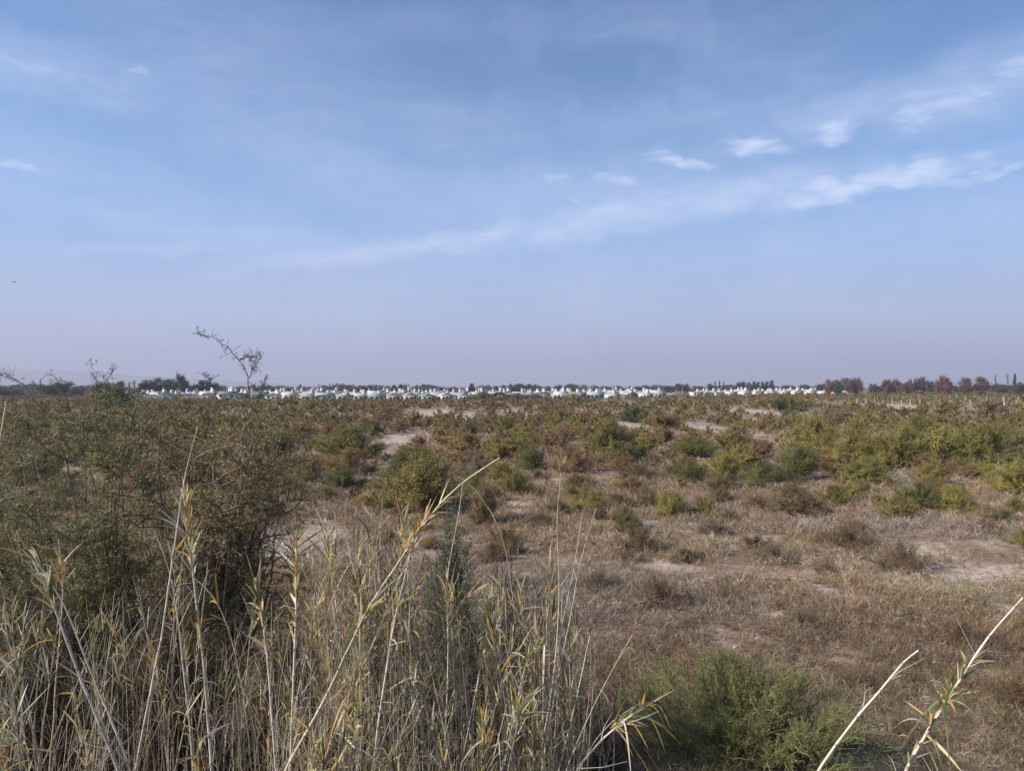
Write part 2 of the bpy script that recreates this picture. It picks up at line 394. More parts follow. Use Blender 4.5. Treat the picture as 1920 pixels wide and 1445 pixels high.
# ------------------------------------------------------------------ shrub prototypes
def shrub_parts(seed, stems=36, subs=260, leaves=5000, leaf=0.055, lw=0.4, tr=0.012, spread=1.0, hollow=.3, dry=.15, wire=0.0, low=10, sublen=(.14, .34), lump=.3, dims=None):
    """unit shrub (radius 1, height 1). returns (branch parts, leaf parts)"""
    g = np.random.default_rng(seed)
    az_ = g.uniform(0, 2 * PI, stems); e = np.radians(low + (90 - low) * g.random(stems) ** .85)
    lob = np.zeros(stems)
    for _ in range(5): lob += np.cos(az_ - g.uniform(0, 6.28)) ** 2 * g.normal() + np.cos(2 * az_ + g.uniform(0, 6.28)) * g.normal() * .5
    lf = 0.82 + lump * (lob - lob.mean()) / (np.std(lob) + 1e-6) * .35 + g.normal(size=stems) * .10
    lf = np.clip(lf, .45, 1.12)
    end = np.stack([np.cos(e) * np.cos(az_), np.cos(e) * np.sin(az_), np.sin(e)], -1) * lf[:, None]
    end[:, 2] = np.maximum(end[:, 2], .12)
    if dims is not None: end = end * np.array(dims)
    b0 = np.concatenate([end[:, :2] * .07 + g.normal(size=(stems, 2)) * .05, np.full((stems, 1), -.03)], 1)
    ctl = b0 * .4 + end * np.array([.55 * spread, .55 * spread, .42]) + g.normal(size=(stems, 3)) * .07
    n = 6; t = np.linspace(0, 1, n)[None, :, None]
    Pm = (1 - t) ** 2 * b0[:, None] + 2 * t * (1 - t) * ctl[:, None] + t * t * end[:, None]
    Pm[:, 1:-1] += g.normal(size=(stems, n - 2, 3)) * .015
    Rm = np.linspace(1, .25, n)[None] * tr * g.uniform(.7, 1.3, (stems, 1))
    br = [tubes(Pm, Rm, 3, g.uniform(.75, 1.25, (stems, 1)) * np.ones(3)) + (0,)]
    si = g.integers(0, stems, subs); tt = hollow + (1 - hollow) * g.random(subs) ** .7
    ff = tt * (n - 1); i0 = np.clip(ff.astype(int), 0, n - 2); fr = (ff - i0)[:, None]
    sb = Pm[si, i0] * (1 - fr) + Pm[si, i0 + 1] * fr; td = nrm(Pm[si, i0 + 1] - Pm[si, i0])
    d = nrm(td * .9 + g.normal(size=(subs, 3)) * .6 + np.array([0, 0, .25])); L = g.uniform(*sublen, subs)[:, None]
    bend = nrm(g.normal(size=(subs, 3))) * L * .12
    Ps = np.stack([sb, sb + d * L * .5 + bend, sb + d * L], 1)
    Rs = np.array([.5, .38, .2])[None] * tr * np.ones((subs, 1))
    br.append(tubes(Ps, Rs, 3, g.uniform(.75, 1.25, (subs, 1)) * np.ones(3)) + (0,))
    if wire > 0:
        nw = int(wire); wi = g.integers(0, subs, nw); u = g.random((nw, 1))
        q = Ps[wi, 0] * (1 - u) + Ps[wi, 2] * u; dd = nrm(nrm(Ps[wi, 2] - Ps[wi, 0]) * .6 + g.normal(size=(nw, 3)) * .7)
        Lw = g.uniform(.05, .12, nw)[:, None]
        Pw = np.stack([q, q + dd * Lw], 1); br.append(tubes(Pw, np.array([.22, .1])[None] * tr * np.ones((nw, 1)), 3, g.uniform(.8, 1.3, (nw, 1)) * np.ones(3)) + (0,))
    li = g.integers(0, subs, leaves); u = g.random((leaves, 1)) ** .8
    q = Ps[li, 0] * (1 - u) + Ps[li, 2] * u + g.normal(size=(leaves, 3)) * .02
    dd = nrm(Ps[li, 2] - Ps[li, 0]) * .5 + g.normal(size=(leaves, 3)) * .6 + np.array([0, 0, .25])
    br_ = g.uniform(.65, 1.35, (leaves, 1)) * (0.8 + .4 * g.random((subs, 1))[li])
    cc = br_ * np.ones(3); dm = g.random(leaves) < dry
    cc[dm] *= np.array([1.2, .95, .9]); ym = g.random(leaves) < .15; cc[ym] *= np.array([1.25, 1.18, .9])
    on = nrm(q / (np.array(dims) if dims is not None else 1.0)) + g.normal(size=(leaves, 3)) * .36; sd_ = nrm(np.cross(on, dd))
    lv = [diamonds(q, dd, leaf * g.uniform(.6, 1.4, leaves), leaf * lw * g.uniform(.7, 1.3, leaves), cc, g, side=sd_) + (0,)]
    return br, lv


def shrub_proto(name, cat, **kw):
    br, lv = shrub_parts(**kw)
    r = bpy.data.objects.new(name, None); COL.objects.link(r); r['category'] = cat
    add('branches', mesh('branches', br, M_TWIG), r); add('foliage', mesh('foliage', lv, M_LEAF), r)
    return r


def single_proto(name, cat, tw=(.11, .085, .065), **kw):
    """small in the picture: one mesh with twigs and leaves"""
    br, lv = shrub_parts(**kw)
    br = [(v, f, c * np.array(tw) / .13, 0) for v, f, c, _ in br]
    r = bpy.data.objects.new(name, mesh(name, br + lv, M_LEAF)); COL.objects.link(r); r['category'] = cat
    return r


GREEN = {'olive green': (.205, .195, .054), 'yellow green': (.255, .235, .058), 'dark green': (.125, .14, .042), 'rusty brown': (.245, .158, .078),
         'grey brown': (.25, .20, .125), 'orange brown': (.265, .18, .072), 'golden olive': (.25, .21, .060), 'dull brown': (.20, .152, .08)}
TW = (.16, .12, .085)
near = [shrub_proto('steppe_shrub', 'shrub', seed=11 + i, stems=60, subs=1300, leaves=34000, leaf=.027, lw=.5, tr=.007, low=[4, 10, 16, 6][i]) for i in range(4)]
mid = [shrub_proto('steppe_shrub', 'shrub', seed=31 + i, stems=34, subs=480, leaves=9500, leaf=.044, lw=.6, tr=.011, low=[4, 10, 16, 6, 12][i]) for i in range(5)]
dryp = [shrub_proto('dry_shrub', 'dry shrub', seed=51 + i, stems=90, subs=900, leaves=2600, leaf=.045, lw=.3, tr=.009, low=14, wire=2500, dry=.5) for i in range(3)]
lowp = [] and [single_proto('steppe_shrub', 'shrub', seed=71 + i, stems=16, subs=90, leaves=900, leaf=.12, tr=.02, low=5) for i in range(5)]

# ---- hand placed landmark shrubs: px, base py, width px, top py, colour, kind, label, landmark phrase
HAND = [
 (655, 872, 142, 800, 'olive green', 'n', 'big round olive green shrub left of the narrow sandy clearing', 'big round olive shrub'),
 (1145, 872, 132, 796, 'olive green', 'n', 'broad olive shrub with dark hollow base in the middle of the scrub', 'broad dark-based shrub'),
 (1300, 864, 98, 822, 'dark green', 'n', 'low dark green rounded shrub below the pale sandy clearing', 'low dark green shrub'),
 (1440, 916, 118, 868, 'dark green', 'n', 'dark green dome shrub in front of a rusty grass hollow', 'dark green dome shrub'),
 (1490, 975, 124, 908, 'dull brown', 'n', 'olive brown brushy shrub directly in front of the dark green dome shrub', 'olive brown brushy shrub'),
 (1103, 968, 70, 916, 'yellow green', 'n', 'small yellow green tufted shrub right of the tall plumed reed', 'small tufted shrub'),
 (1257, 978, 82, 922, 'yellow green', 'n', 'bright yellow green shrub among greyish dry brush', 'bright yellow green shrub'),
 (1725, 966, 90, 902, 'dark green', 'n', 'dark green bush leaning left beside its yellower twin', 'dark twin bush'),
 (1790, 968, 90, 912, 'yellow green', 'n', 'yellowish bush touching the dark bush at right of the dry field', 'yellow twin bush'),
 (1625, 916, 130, 862, 'olive green', 'n', 'wide olive shrub under the tall yellow green thicket', 'wide olive shrub'),
 (1690, 882, 130, 800, 'yellow green', 'n', 'tall bright leafy shrub in the middle of the right thicket', 'tall leafy thicket shrub'),
 (1600, 880, 120, 806, 'golden olive', 'n', 'tall golden olive shrub left of the bright leafy thicket shrub', 'tall golden shrub'),
 (1520, 858, 120, 780, 'golden olive', 'n', 'golden shrub at the left end of the right hand thicket', 'golden end shrub'),
 (1765, 870, 110, 806, 'yellow green', 'm', 'leafy yellow green shrub behind the yellow twin bush', 'leafy shrub'),
 (1845, 880, 120, 800, 'olive green', 'n', 'round olive shrub near the right margin of the thicket', 'right margin shrub'),
 (1905, 930, 90, 862, 'yellow green', 'n', 'yellow green bush cut by the right edge of the photo', 'right edge bush'),
 (1890, 850, 80, 800, 'dark green', 'm', 'dark green shrub behind the bush cut by the right edge', 'rear right dark shrub'),
 (800, 985, 200, 868, 'golden olive', 'n', 'very large golden olive shrub standing behind the reed tops', 'very large golden shrub'),
 (905, 1000, 70, 910, 'dull brown', 'n', 'brown upright shrub casting a dark shadow onto grass to its right', 'brown shadowing shrub'),
 (960, 862, 110, 812, 'golden olive', 'm', 'brownish olive shrub in mid field, above the tall plumed reed', 'brownish mid field shrub'),
 (850, 842, 120, 804, 'orange brown', 'm', 'flat orange brown shrub right of the narrow sandy gap', 'flat orange brown shrub'),
 (222, 778, 82, 727, 'dark green', 'm', 'tall dark green bush reaching up to the far tree line at left', 'tall dark left bush'),
 (342, 772, 50, 748, 'dark green', 'm', 'small dark bush just in front of the white arched houses', 'dark village bush'),
 (905, 752, 60, 733, 'dark green', 'm', 'dark bush covering part of the white house row', 'house covering bush'),
 (975, 754, 84, 739, 'dull brown', 'm', 'wide purple brown leafless bush covering the house fronts', 'purple brown bush'),
 (1190, 800, 70, 762, 'dark green', 'm', 'dark green shrub on the slight rise in front of the houses', 'dark rise shrub'),
 (1470, 788, 82, 745, 'dark green', 'm', 'dark green shrub group leader left of the fenced sand', 'dark shrub by sand'),
 (1770, 782, 62, 746, 'golden olive', 'm', 'rounded golden shrub standing before the line of pale fence posts', 'golden shrub by posts'),
 (1853, 789, 74, 749, 'grey brown', 'm', 'vase shaped grey brown shrub rising from pale sand', 'vase shaped shrub'),
 (1380, 832, 72, 800, 'dull brown', 'm', 'dull brown shrub between two pale sandy openings', 'brown gap shrub'),
 (1250, 815, 80, 778, 'rusty brown', 'm', 'rusty brown shrub left of the bright sandy opening', 'rusty shrub'),
 (1060, 822, 90, 790, 'golden olive', 'm', 'golden mid field shrub above the broad dark based shrub', 'golden mid shrub'),
 (545, 785, 60, 760, 'olive green', 'm', 'olive shrub right of the long thorny shoots', 'olive left shrub'),
 (645, 930, 90, 880, 'dark green', 'n', 'dark green shrub directly below the big round olive shrub', 'lower dark green shrub'),
 (540, 938, 90, 896, 'olive green', 'n', 'olive shrub behind the right limbs of the thorny tree', 'limb side shrub'),
 (940, 905, 80, 868, 'yellow green', 'm', 'pale yellow green shrub left of the plumed reed tip', 'pale shrub'),
 (90, 880, 90, 835, 'olive green', 'm', 'olive shrub seen at left through the thorny tree', 'left olive shrub'),
 (730, 790, 90, 764, 'rusty brown', 'm', 'low rusty shrub in front of the village', 'rusty village shrub'),
 (1580, 798, 90, 768, 'grey brown', 'm', 'grey brown shrub mass left of the fenced sandy strip', 'grey brown shrub'),
 (440, 800, 80, 776, 'golden olive', 'm', 'golden olive shrub behind the long thorny shoot', 'golden left shrub'),
]
DRYH = [  # dry, small
 (1590, 1035, 120, 985, 'rusty brown', 'large rusty dry shrub in the middle of the open dry field'),
 (1690, 1078, 100, 1010, 'dull brown', 'twiggy brown dry shrub at the left end of the pale sand'),
 (1550, 1082, 44, 1050, 'dull brown', 'small dark tuft of dry twigs on the sand'),
 (1235, 1160, 110, 1080, 'rusty brown', 'rusty feathery dry shrub right of the tall reeds'),
 (1360, 1150, 110, 1098, 'grey brown', 'pale straw coloured dry shrub in the lower field'),
 (1620, 1300, 90, 1255, 'orange brown', 'orange brown low dry shrub right of the wiry green bush'),
 (1450, 1060, 90, 1020, 'grey brown', 'grey dry shrub near the centre of the open field'),
 (1180, 1060, 80, 1030, 'orange brown', 'orange tinted dry shrub behind the reed tips'),
 (1335, 1010, 80, 975, 'grey brown', 'greyish dry shrub in front of the bright yellow green shrub'),
 (1120, 1125, 90, 1065, 'dull brown', 'dark brown dry shrub close behind the right reeds'),
 (1800, 1230, 120, 1160, 'rusty brown', 'reddish dry shrub left of the leaning thick cane tip'),
 (1510, 1200, 90, 1140, 'grey brown', 'violet grey dry shrub above the wiry green bush'),
 (1890, 1330, 90, 1270, 'orange brown', 'orange dry shrub at the lower right edge'),
 (1850, 1010, 90, 975, 'rusty brown', 'rusty dry shrub below the yellowish bush at right'),
 (1420, 960, 70, 925, 'orange brown', 'orange dry shrub left of the olive brown brushy shrub'),
 (1200, 905, 80, 868, 'rusty brown', 'rusty dry shrub below the broad olive shrub'),
 (1010, 1000, 90, 960, 'rusty brown', 'rusty dry shrub beside the plumed reed stem'),
 (1700, 1400, 90, 1340, 'grey brown', 'grey dry shrub between the two bare leaning canes'),
]
rs = random.Random(4)
OCC = []      # occupied ground discs (x, y, r)


def hand_shrub(px, base, wpx, top, col, proto, label, group, lean=1.0):
    D = Gd(base - 0.12 * (base - top)) if base > 760 else Gd(base)
    r = wpx / F * D / 2; D += r * .55
    x = (px - CX) / F * D; z = float(gz(x, D)); r = wpx / F * D / 2 * 1.08
    h = max(CAMZ - (top - HY) / F * D - z, .3)
    jc = np.array(GREEN[col]) * rs.uniform(.9, 1.1)
    r *= 1.18; o = place(proto, (x, D, z - .03), rs.uniform(0, 6.28), (r, r, h), label, group, jc, np.array(TW) * rs.uniform(.8, 1.1))
    OCC.append((x, D, r * .8)); return o


for i, (px, b_, wp, tp, c_, k_, lab, lm) in enumerate(HAND):
    hand_shrub(px, b_, wp, tp, c_, (near if k_ == 'n' else mid)[i % 4], lab, 'shrubs scattered over the plain')
for i, (px, b_, wp, tp, c_, lab) in enumerate(DRYH):
    hand_shrub(px, b_, wp, tp, c_, dryp[i % 3], lab, 'dry shrubs in the open field')


# ---- the rest of the scrub: individuals nearest the camera, the far remainder as one stuff object
def colour_choice(x, y, rg):
    px = CX + F * x / y
    nz = math.sin(x * .09 + 1.7 * math.sin(y * .05)) + math.sin(y * .11 + x * .03 + 1)
    right = min(max((px - 1250) / 400, 0), 1)
    wts = {'olive green': 1.6 + .8 * right, 'yellow green': .5 + 2.6 * right, 'dark green': 1.0, 'rusty brown': 2.0 * (1 - right) + .6, 'grey brown': .9, 'orange brown': .9,
           'golden olive': 2.2, 'dull brown': 1.5 * (1 - right) + .5}
    if nz > .5: wts['olive green'] *= 2.2; wts['dark green'] *= 1.8
    if nz < -.5: wts['rusty brown'] *= 2.6; wts['orange brown'] *= 1.8
    if y < 48: wts['yellow green'] *= .35; wts['golden olive'] *= .5; wts['grey brown'] *= 2.5; wts['dull brown'] *= 2
    ks = list(wts); return rg.choices(ks, [wts[k] for k in ks])[0]


def scatter(n, y0, y1, rg, rmin, rmax, sep):
    out = []; tries = 0; cell = {}
    for (x, y, r) in OCC: cell.setdefault((int(x // 6), int(y // 6)), []).append((x, y, r))
    while len(out) < n and tries < n * 30:
        tries += 1
        y = math.sqrt(rg.uniform(y0 * y0, y1 * y1)); x = rg.uniform(-.74, .74) * (y + 2)
        if float(bare(x, y)) > .12: continue
        px = CX + F * x / y
        dens = 1.0 if y > 75 else (.14 + .86 * (y - 30) / 45 if px < 1650 else .3 + .7 * (y - 30) / 45)
        if rg.random() > max(dens, .1): continue
        r = rg.uniform(rmin, rmax) * (1.25 if rg.random() < .18 else 1)
        if y < 52: r = min(r, .75 + .5 * rg.random())
        cx_, cy_ = int(x // 6), int(y // 6); ok = True
        for a in (-1, 0, 1):
            for b in (-1, 0, 1):
                for (u, v, q) in cell.get((cx_ + a, cy_ + b), ()):
                    if (u - x) ** 2 + (v - y) ** 2 < ((q + r) * sep) ** 2: ok = False; break
        if not ok: continue
        cell.setdefault((cx_, cy_), []).append((x, y, r)); out.append((x, y, r))
    OCC.extend(out); return out


rg = random.Random(9)
pts = scatter(1300, 31, 175, rg, .8, 2.6, .84)
pts.sort(key=lambda p: -p[2] / p[1])
indiv, rest = pts[:250], pts[250:]
LMK = []
for (px, b_, wp, tp, c_, k_, lab, lm) in HAND: LMK.append((px, (b_ + tp) / 2, lm))
info = []
for (x, y, r) in indiv:
    c = colour_choice(x, y, rg); h = r * rg.uniform(.62, 1.0) * (.8 if 'brown' in c and c != 'dull brown' else 1)
    z = float(gz(x, y)); px, py = pix(x, y, z + h / 2)
    size = 'small' if r < 1.35 else ('large' if r > 2.05 else 'medium')
    lx, ly, lm = min(LMK, key=lambda q: ((q[0] - px) / 1.0) ** 2 + ((q[1] - py) * 1.6) ** 2)
    rel = ('right of' if px > lx else 'left of') if abs(px - lx) > abs(py - ly) * 1.3 else ('behind' if py < ly else 'before')
    info.append(dict(x=x, y=y, z=z, r=r, h=h, c=c, px=px, py=py, key=(size, c, rel, lm)))
groups = {}
for d_ in info: groups.setdefault(d_['key'], []).append(d_)
ORD = ['first', 'second', 'third', 'fourth', 'fifth', 'sixth', 'seventh', 'eighth', 'ninth', 'tenth', 'eleventh', 'twelfth', 'thirteenth', 'fourteenth', 'fifteenth', 'sixteenth', 'seventeenth', 'eighteenth',
       'nineteenth', 'twentieth'] + ['twenty-' + s for s in ('first', 'second', 'third', 'fourth', 'fifth', 'sixth', 'seventh', 'eighth', 'ninth')] + ['thirtieth'] + ['thirty-' + s for s in ('first', 'second', 'third', 'fourth', 'fifth', 'sixth', 'seventh', 'eighth', 'ninth')]
NUMW = ['', 'one', 'two', 'three', 'four', 'five', 'six', 'seven', 'eight', 'nine', 'ten', 'eleven', 'twelve']
for (size, c, rel, lm), L_ in groups.items():
    L_.sort(key=lambda q: q['px'])
    for i, d_ in enumerate(L_):
        if len(L_) == 1: d_['label'] = f'{size} {c} shrub {rel} the {lm}'
        else: d_['label'] = f'{ORD[i]} from left of {NUMW[len(L_)]} {size} {c} shrubs {rel} the {lm}'
for i, d_ in enumerate(info):
    pr = near[i % 4] if d_['y'] < 70 else mid[i % 5]
    place(pr, (d_['x'], d_['y'], d_['z'] - .03), rg.uniform(0, 6.28), (d_['r'], d_['r'] * rg.uniform(.85, 1.15), d_['h'] * 1.1), d_['label'],
          'shrubs scattered over the plain', np.array(GREEN[d_['c']]) * rg.uniform(.88, 1.12), np.array(TW) * rg.uniform(.8, 1.1))


def far_scrub():
    g = np.random.default_rng(77); r2 = random.Random(21)
    far = scatter(5000, 170, 640, r2, 1.1, 3.3, .88); far += [(x, y, 3.4) for x, y in [((r2.uniform(1500, 1990) - CX) / F * D_, D_) for D_ in [r2.uniform(600, 880) for _ in range(700)]] if x / y * F + CX > 1625 or y > 720]; far += [(x, y, 3.4) for x, y in [((r2.uniform(-60, 235) - CX) / F * D_, D_) for D_ in [r2.uniform(500, 880) for _ in range(450)]]]
    V = []; parts_b, parts_l = [], []
    prot = []
    for s_, (st, su, lv, lf) in (('m', (14, 80, 1000, .095)), ('f', (6, 30, 330, .165))):
        prot.append([shrub_parts(seed=90 + k, stems=st, subs=su, leaves=lv, leaf=lf, lw=.8, tr=.02, low=5) for k in range(3)])
    out = []
    allp = [(p, 0) for p in rest] + [(p, 0 if p[1] < 230 else 1) for p in far if not (225 < CX + F * p[0] / p[1] < 1625 and p[1] > np.interp(CX + F * p[0] / p[1], [250, 860, 1100, 1215, 1300, 1420, 1620], [388, 390, 412, 438, 490, 590, 655]))]
    for i, ((x, y, r), lod) in enumerate(allp):
        c = np.array(GREEN[colour_choice(x, y, r2)]) * .62 + np.array((.25, .19, .075)) * .38; br, lv = prot[lod][i % 3]
        a = r2.uniform(0, 6.28); ca, sa = math.cos(a), math.sin(a); h = r * r2.uniform(.6, .95) * (1 if y < 300 else .8); z = float(gz(x, y)); k = r2.uniform(.88, 1.12)
        for (v, f, cc, _), is_l in [(q, 0) for q in br[:1 if lod else 2]] + [(q, 1) for q in lv]:
            q = np.empty_like(v); q[:, 0] = (v[:, 0] * ca - v[:, 1] * sa) * r + x; q[:, 1] = (v[:, 0] * sa + v[:, 1] * ca) * r + y; q[:, 2] = v[:, 2] * h * 1.08 + z - .03
            out.append((q, f, cc * (np.array(c) * k if is_l else np.array(TW)), 0))
    me = mesh('distant_scrub', out, M_COVER)
    tag(add('distant_scrub', me), 'countless small shrubs thickly covering the plain behind the nearer shrubs', 'scrub', kind='stuff')


far_scrub()


# ------------------------------------------------------------------ dry ground cover (stuff)
def cover(name, label, n, y0, y1, blades_n, hgt, wd, seed, xr=.74, left=-.74, power=1.0):
    g = np.random.default_rng(seed)
    y = np.sqrt(g.uniform(y0 * y0, y1 * y1, n)); x = g.uniform(left, xr, n) * (y + 6)
    # patchy density, thinner on clearings
    pn = np.sin(x * .55 + 1.2 * np.sin(y * .33)) + np.sin(y * .7 + x * .25) + .8 * np.sin(x * 1.7 - y * 1.1)
    band = np.exp(-((y - 34) / 9.0) ** 2); keep = g.random(n) < np.clip((.2 if y0 < 20 else 0) + (.76 - .16 * band) + (.25 + .2 * band) * pn, .06, 1) * (1 - .93 * bare(x, y))
    x, y = x[keep], y[keep]; n = len(x); z = gz(x, y)
    hue = np.sin(x * .21 + 2.0 * np.sin(y * .13 + 1)) + .8 * np.sin(y * .31 + x * .17 + 2) + g.normal(size=n) * .7
    pal = np.array([(.32, .275, .245), (.38, .295, .24), (.32, .205, .125), (.42, .32, .20), (.24, .21, .11), (.50, .41, .31)])
    k = np.digitize(hue, [-1.4, -.5, .5, 1.2, 1.8]); k = np.where(g.random(n) < .25, g.integers(0, 6, n), k)
    col = pal[k] * g.uniform(.6, 1.2, (n, 1))
    H = hgt * g.uniform(.45, 1.3, n); Rr = H * g.uniform(.5, 1.0, n)
    N = n * blades_n; ci = np.repeat(np.arange(n), blades_n)
    a = g.uniform(0, 2 * PI, N); rad = g.random(N) ** .6
    bx = x[ci] + np.cos(a) * rad * Rr[ci] * .5; by = y[ci] + np.sin(a) * rad * Rr[ci] * .5
    L = H[ci] * g.uniform(.3, .85, N) * (.62 if y0 < 20 else 1); out = g.uniform(.1, 1.5, N)
    a2 = a + g.normal(size=N) * .6
    # start some strands part-way up so tufts look branched
    lift = g.random(N) * (1.5 if y0 < 20 else .9) * L * (g.random(N) < .8)
    p0 = np.stack([bx, by, z[ci] - .02 + lift], -1); d = nrm(np.stack([np.cos(a2) * out, np.sin(a2) * out, np.ones(N)], -1) + g.normal(size=(N, 3)) * (.85 if y0 < 20 else .5))
    s = nrm(np.cross(d, g.normal(size=(N, 3)))); ww = wd * np.maximum(y[ci] / y0, 1)[:, None] * g.uniform(.6, 1.4, (N, 1))
    v = np.stack([p0 - s * ww * .5, p0 + s * ww * .5, p0 + d * L[:, None]], 1).reshape(-1, 3)
    cc = np.repeat(col[ci] * g.uniform(.7, 1.3, (N, 1)), 3, 0)
    f = np.arange(N * 3).reshape(N, 3)
    if y0 < 20:      # darker, browner twigs in the brushy ground nearest the bank
        cc = cc * np.repeat(np.repeat((1 - .30 * sstep(29, 19, y))[ci], 3)[:, None], 3, 1)
    return v, f, cc, 0


cov = [cover('', '', 27000, 13.5, 30, 58, .46, .0075, 1, left=-.72), cover('', '', 34000, 30, 60, 24, .45, .017, 2), cover('', '', 46000, 60, 130, 12, .46, .036, 3),
       cover('', '', 52000, 130, 420, 7, .55, .10, 4)]
tag(add('dry_ground_cover', mesh('dry_ground_cover', cov, M_COVER)), 'low dry brown and grey twiggy plants covering the sandy field', 'ground cover', kind='stuff')



def litter():
    g = np.random.default_rng(91); n = 5200
    y = np.sqrt(g.uniform(14 ** 2, 62 ** 2, n)); x = g.uniform(-.7, .74, n) * y; k = g.random(n) < .25 + .75 * bare(x, y); x, y = x[k], y[k]; n = len(x)
    r = g.lognormal(-3.4, .5, n)[:, None]; z = gz(x, y)
    o6 = np.array([(1, 0, 0), (0, 1, 0), (-1, 0, 0), (0, -1, 0), (0, 0, .7), (0, 0, -.5)], float)
    v = np.stack([x, y, z + .01], -1)[:, None] + o6[None] * r[:, None] * g.uniform(.6, 1.4, (n, 6, 1)); idx = np.arange(n)[:, None, None] * 6
    f = (idx + np.array([(0, 1, 4), (1, 2, 4), (2, 3, 4), (3, 0, 4), (1, 0, 5), (2, 1, 5), (3, 2, 5), (0, 3, 5)])[None]).reshape(-1, 3)
    c = np.repeat(np.array([(.42, .37, .32), (.30, .26, .23), (.50, .45, .40)])[g.integers(0, 3, n)] * g.uniform(.7, 1.1, (n, 1)), 6, 0)
    m = 2600; ty = np.sqrt(g.uniform(14 ** 2, 40 ** 2, m)); tx = g.uniform(-.7, .74, m) * ty; tz = gz(tx, ty) + .03; a = g.uniform(0, 6.28, m); L = g.uniform(.15, .6, m)
    p = np.stack([tx, ty, tz], -1); d = np.stack([np.cos(a), np.sin(a), g.normal(size=m) * .12], -1) * L[:, None]
    tw = tubes(np.stack([p - d / 2, p + g.normal(size=(m, 3)) * .03, p + d / 2], 1), np.array([[.008, .006, .003]]) * np.ones((m, 1)), 3, np.array([(.36, .31, .26), (.2, .15, .11)])[g.integers(0, 2, m)])
    tag(add('ground_litter', mesh('ground_litter', [(v.reshape(-1, 3), f, c, 0), tw + (0,)], M_COVER)), 'small stones and fallen dead twigs lying all over the sandy soil', 'stones and twigs', kind='stuff')


litter()
# ------------------------------------------------------------------ foreground: wiry bush, tall dark bush, dead brush
def bush(name, cat, label, px, D, wpx, top, col, tw, depth=None, **kw):
    x = (px - CX) / F * D; r = wpx / F * D / 2; z = float(gz(x, D)); h = CAMZ - (top - HY) / F * D - z
    br, lv = shrub_parts(dims=(r, depth or r, h), **kw)
    o = bpy.data.objects.new(name, None); COL.objects.link(o); o.location = (x, D, z - .05)
    tag(o, label, cat)
    add('branches', mesh('branches', br, M_TWIG), o, color=tw); add('foliage', mesh('foliage', lv, M_LEAF), o, color=col)
    return o


bush('wiry_bush', 'bush', 'dense wiry green bush at the bottom right beside the bare leaning cane', 1402, 15.2, 460, 1256, (.135, .155, .050), (.235, .235, .105), depth=2.2,
     seed=201, stems=170, subs=6500, leaves=38000, leaf=.045, lw=.2, tr=.014, wire=30000, low=3, dry=.22, hollow=.4, sublen=(.2, .55), lump=.75)
bush('tall_bush', 'bush', 'tall dark grey green bush rising behind the middle reeds', 850, 11.0, 200, 955, (.095, .11, .06), (.13, .12, .09),
     seed=202, stems=130, subs=5200, leaves=80000, leaf=.035, lw=.4, tr=.012, wire=6000, low=8, dry=.1, hollow=.25, sublen=(.15, .5), lump=.25)
DEAD = [(60, 8.0, 420, 1110, 'dark dead brush at the lower left corner behind the reeds'), (330, 8.0, 380, 1090, 'dark leafless brush between the two straight left canes'),
        (550, 8.2, 320, 1140, 'brown tangled brush behind the straight pale canes'), (735, 8.0, 320, 1030, 'dark tangled brush below the densest reed leaves'),
        (960, 8.2, 330, 1085, 'dark brush at the feet of the right reed clumps'), (1120, 9.6, 200, 1285, 'low dark brush right of the reeds in their shadow')]
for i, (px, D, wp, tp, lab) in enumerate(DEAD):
    bush('dead_brush', 'brush', lab, px, D, wp, tp, (.045, .042, .024), (.075, .056, .042), seed=210 + i, stems=130, subs=3400, leaves=26000, leaf=.04, lw=.3, tr=.008,  # brown brush coloured extra dark, deepening the shade between the reeds
         wire=9000, low=12, dry=.5, hollow=.15, sublen=(.2, .6), depth=1.1)['group'] = 'dead brush behind the reeds'


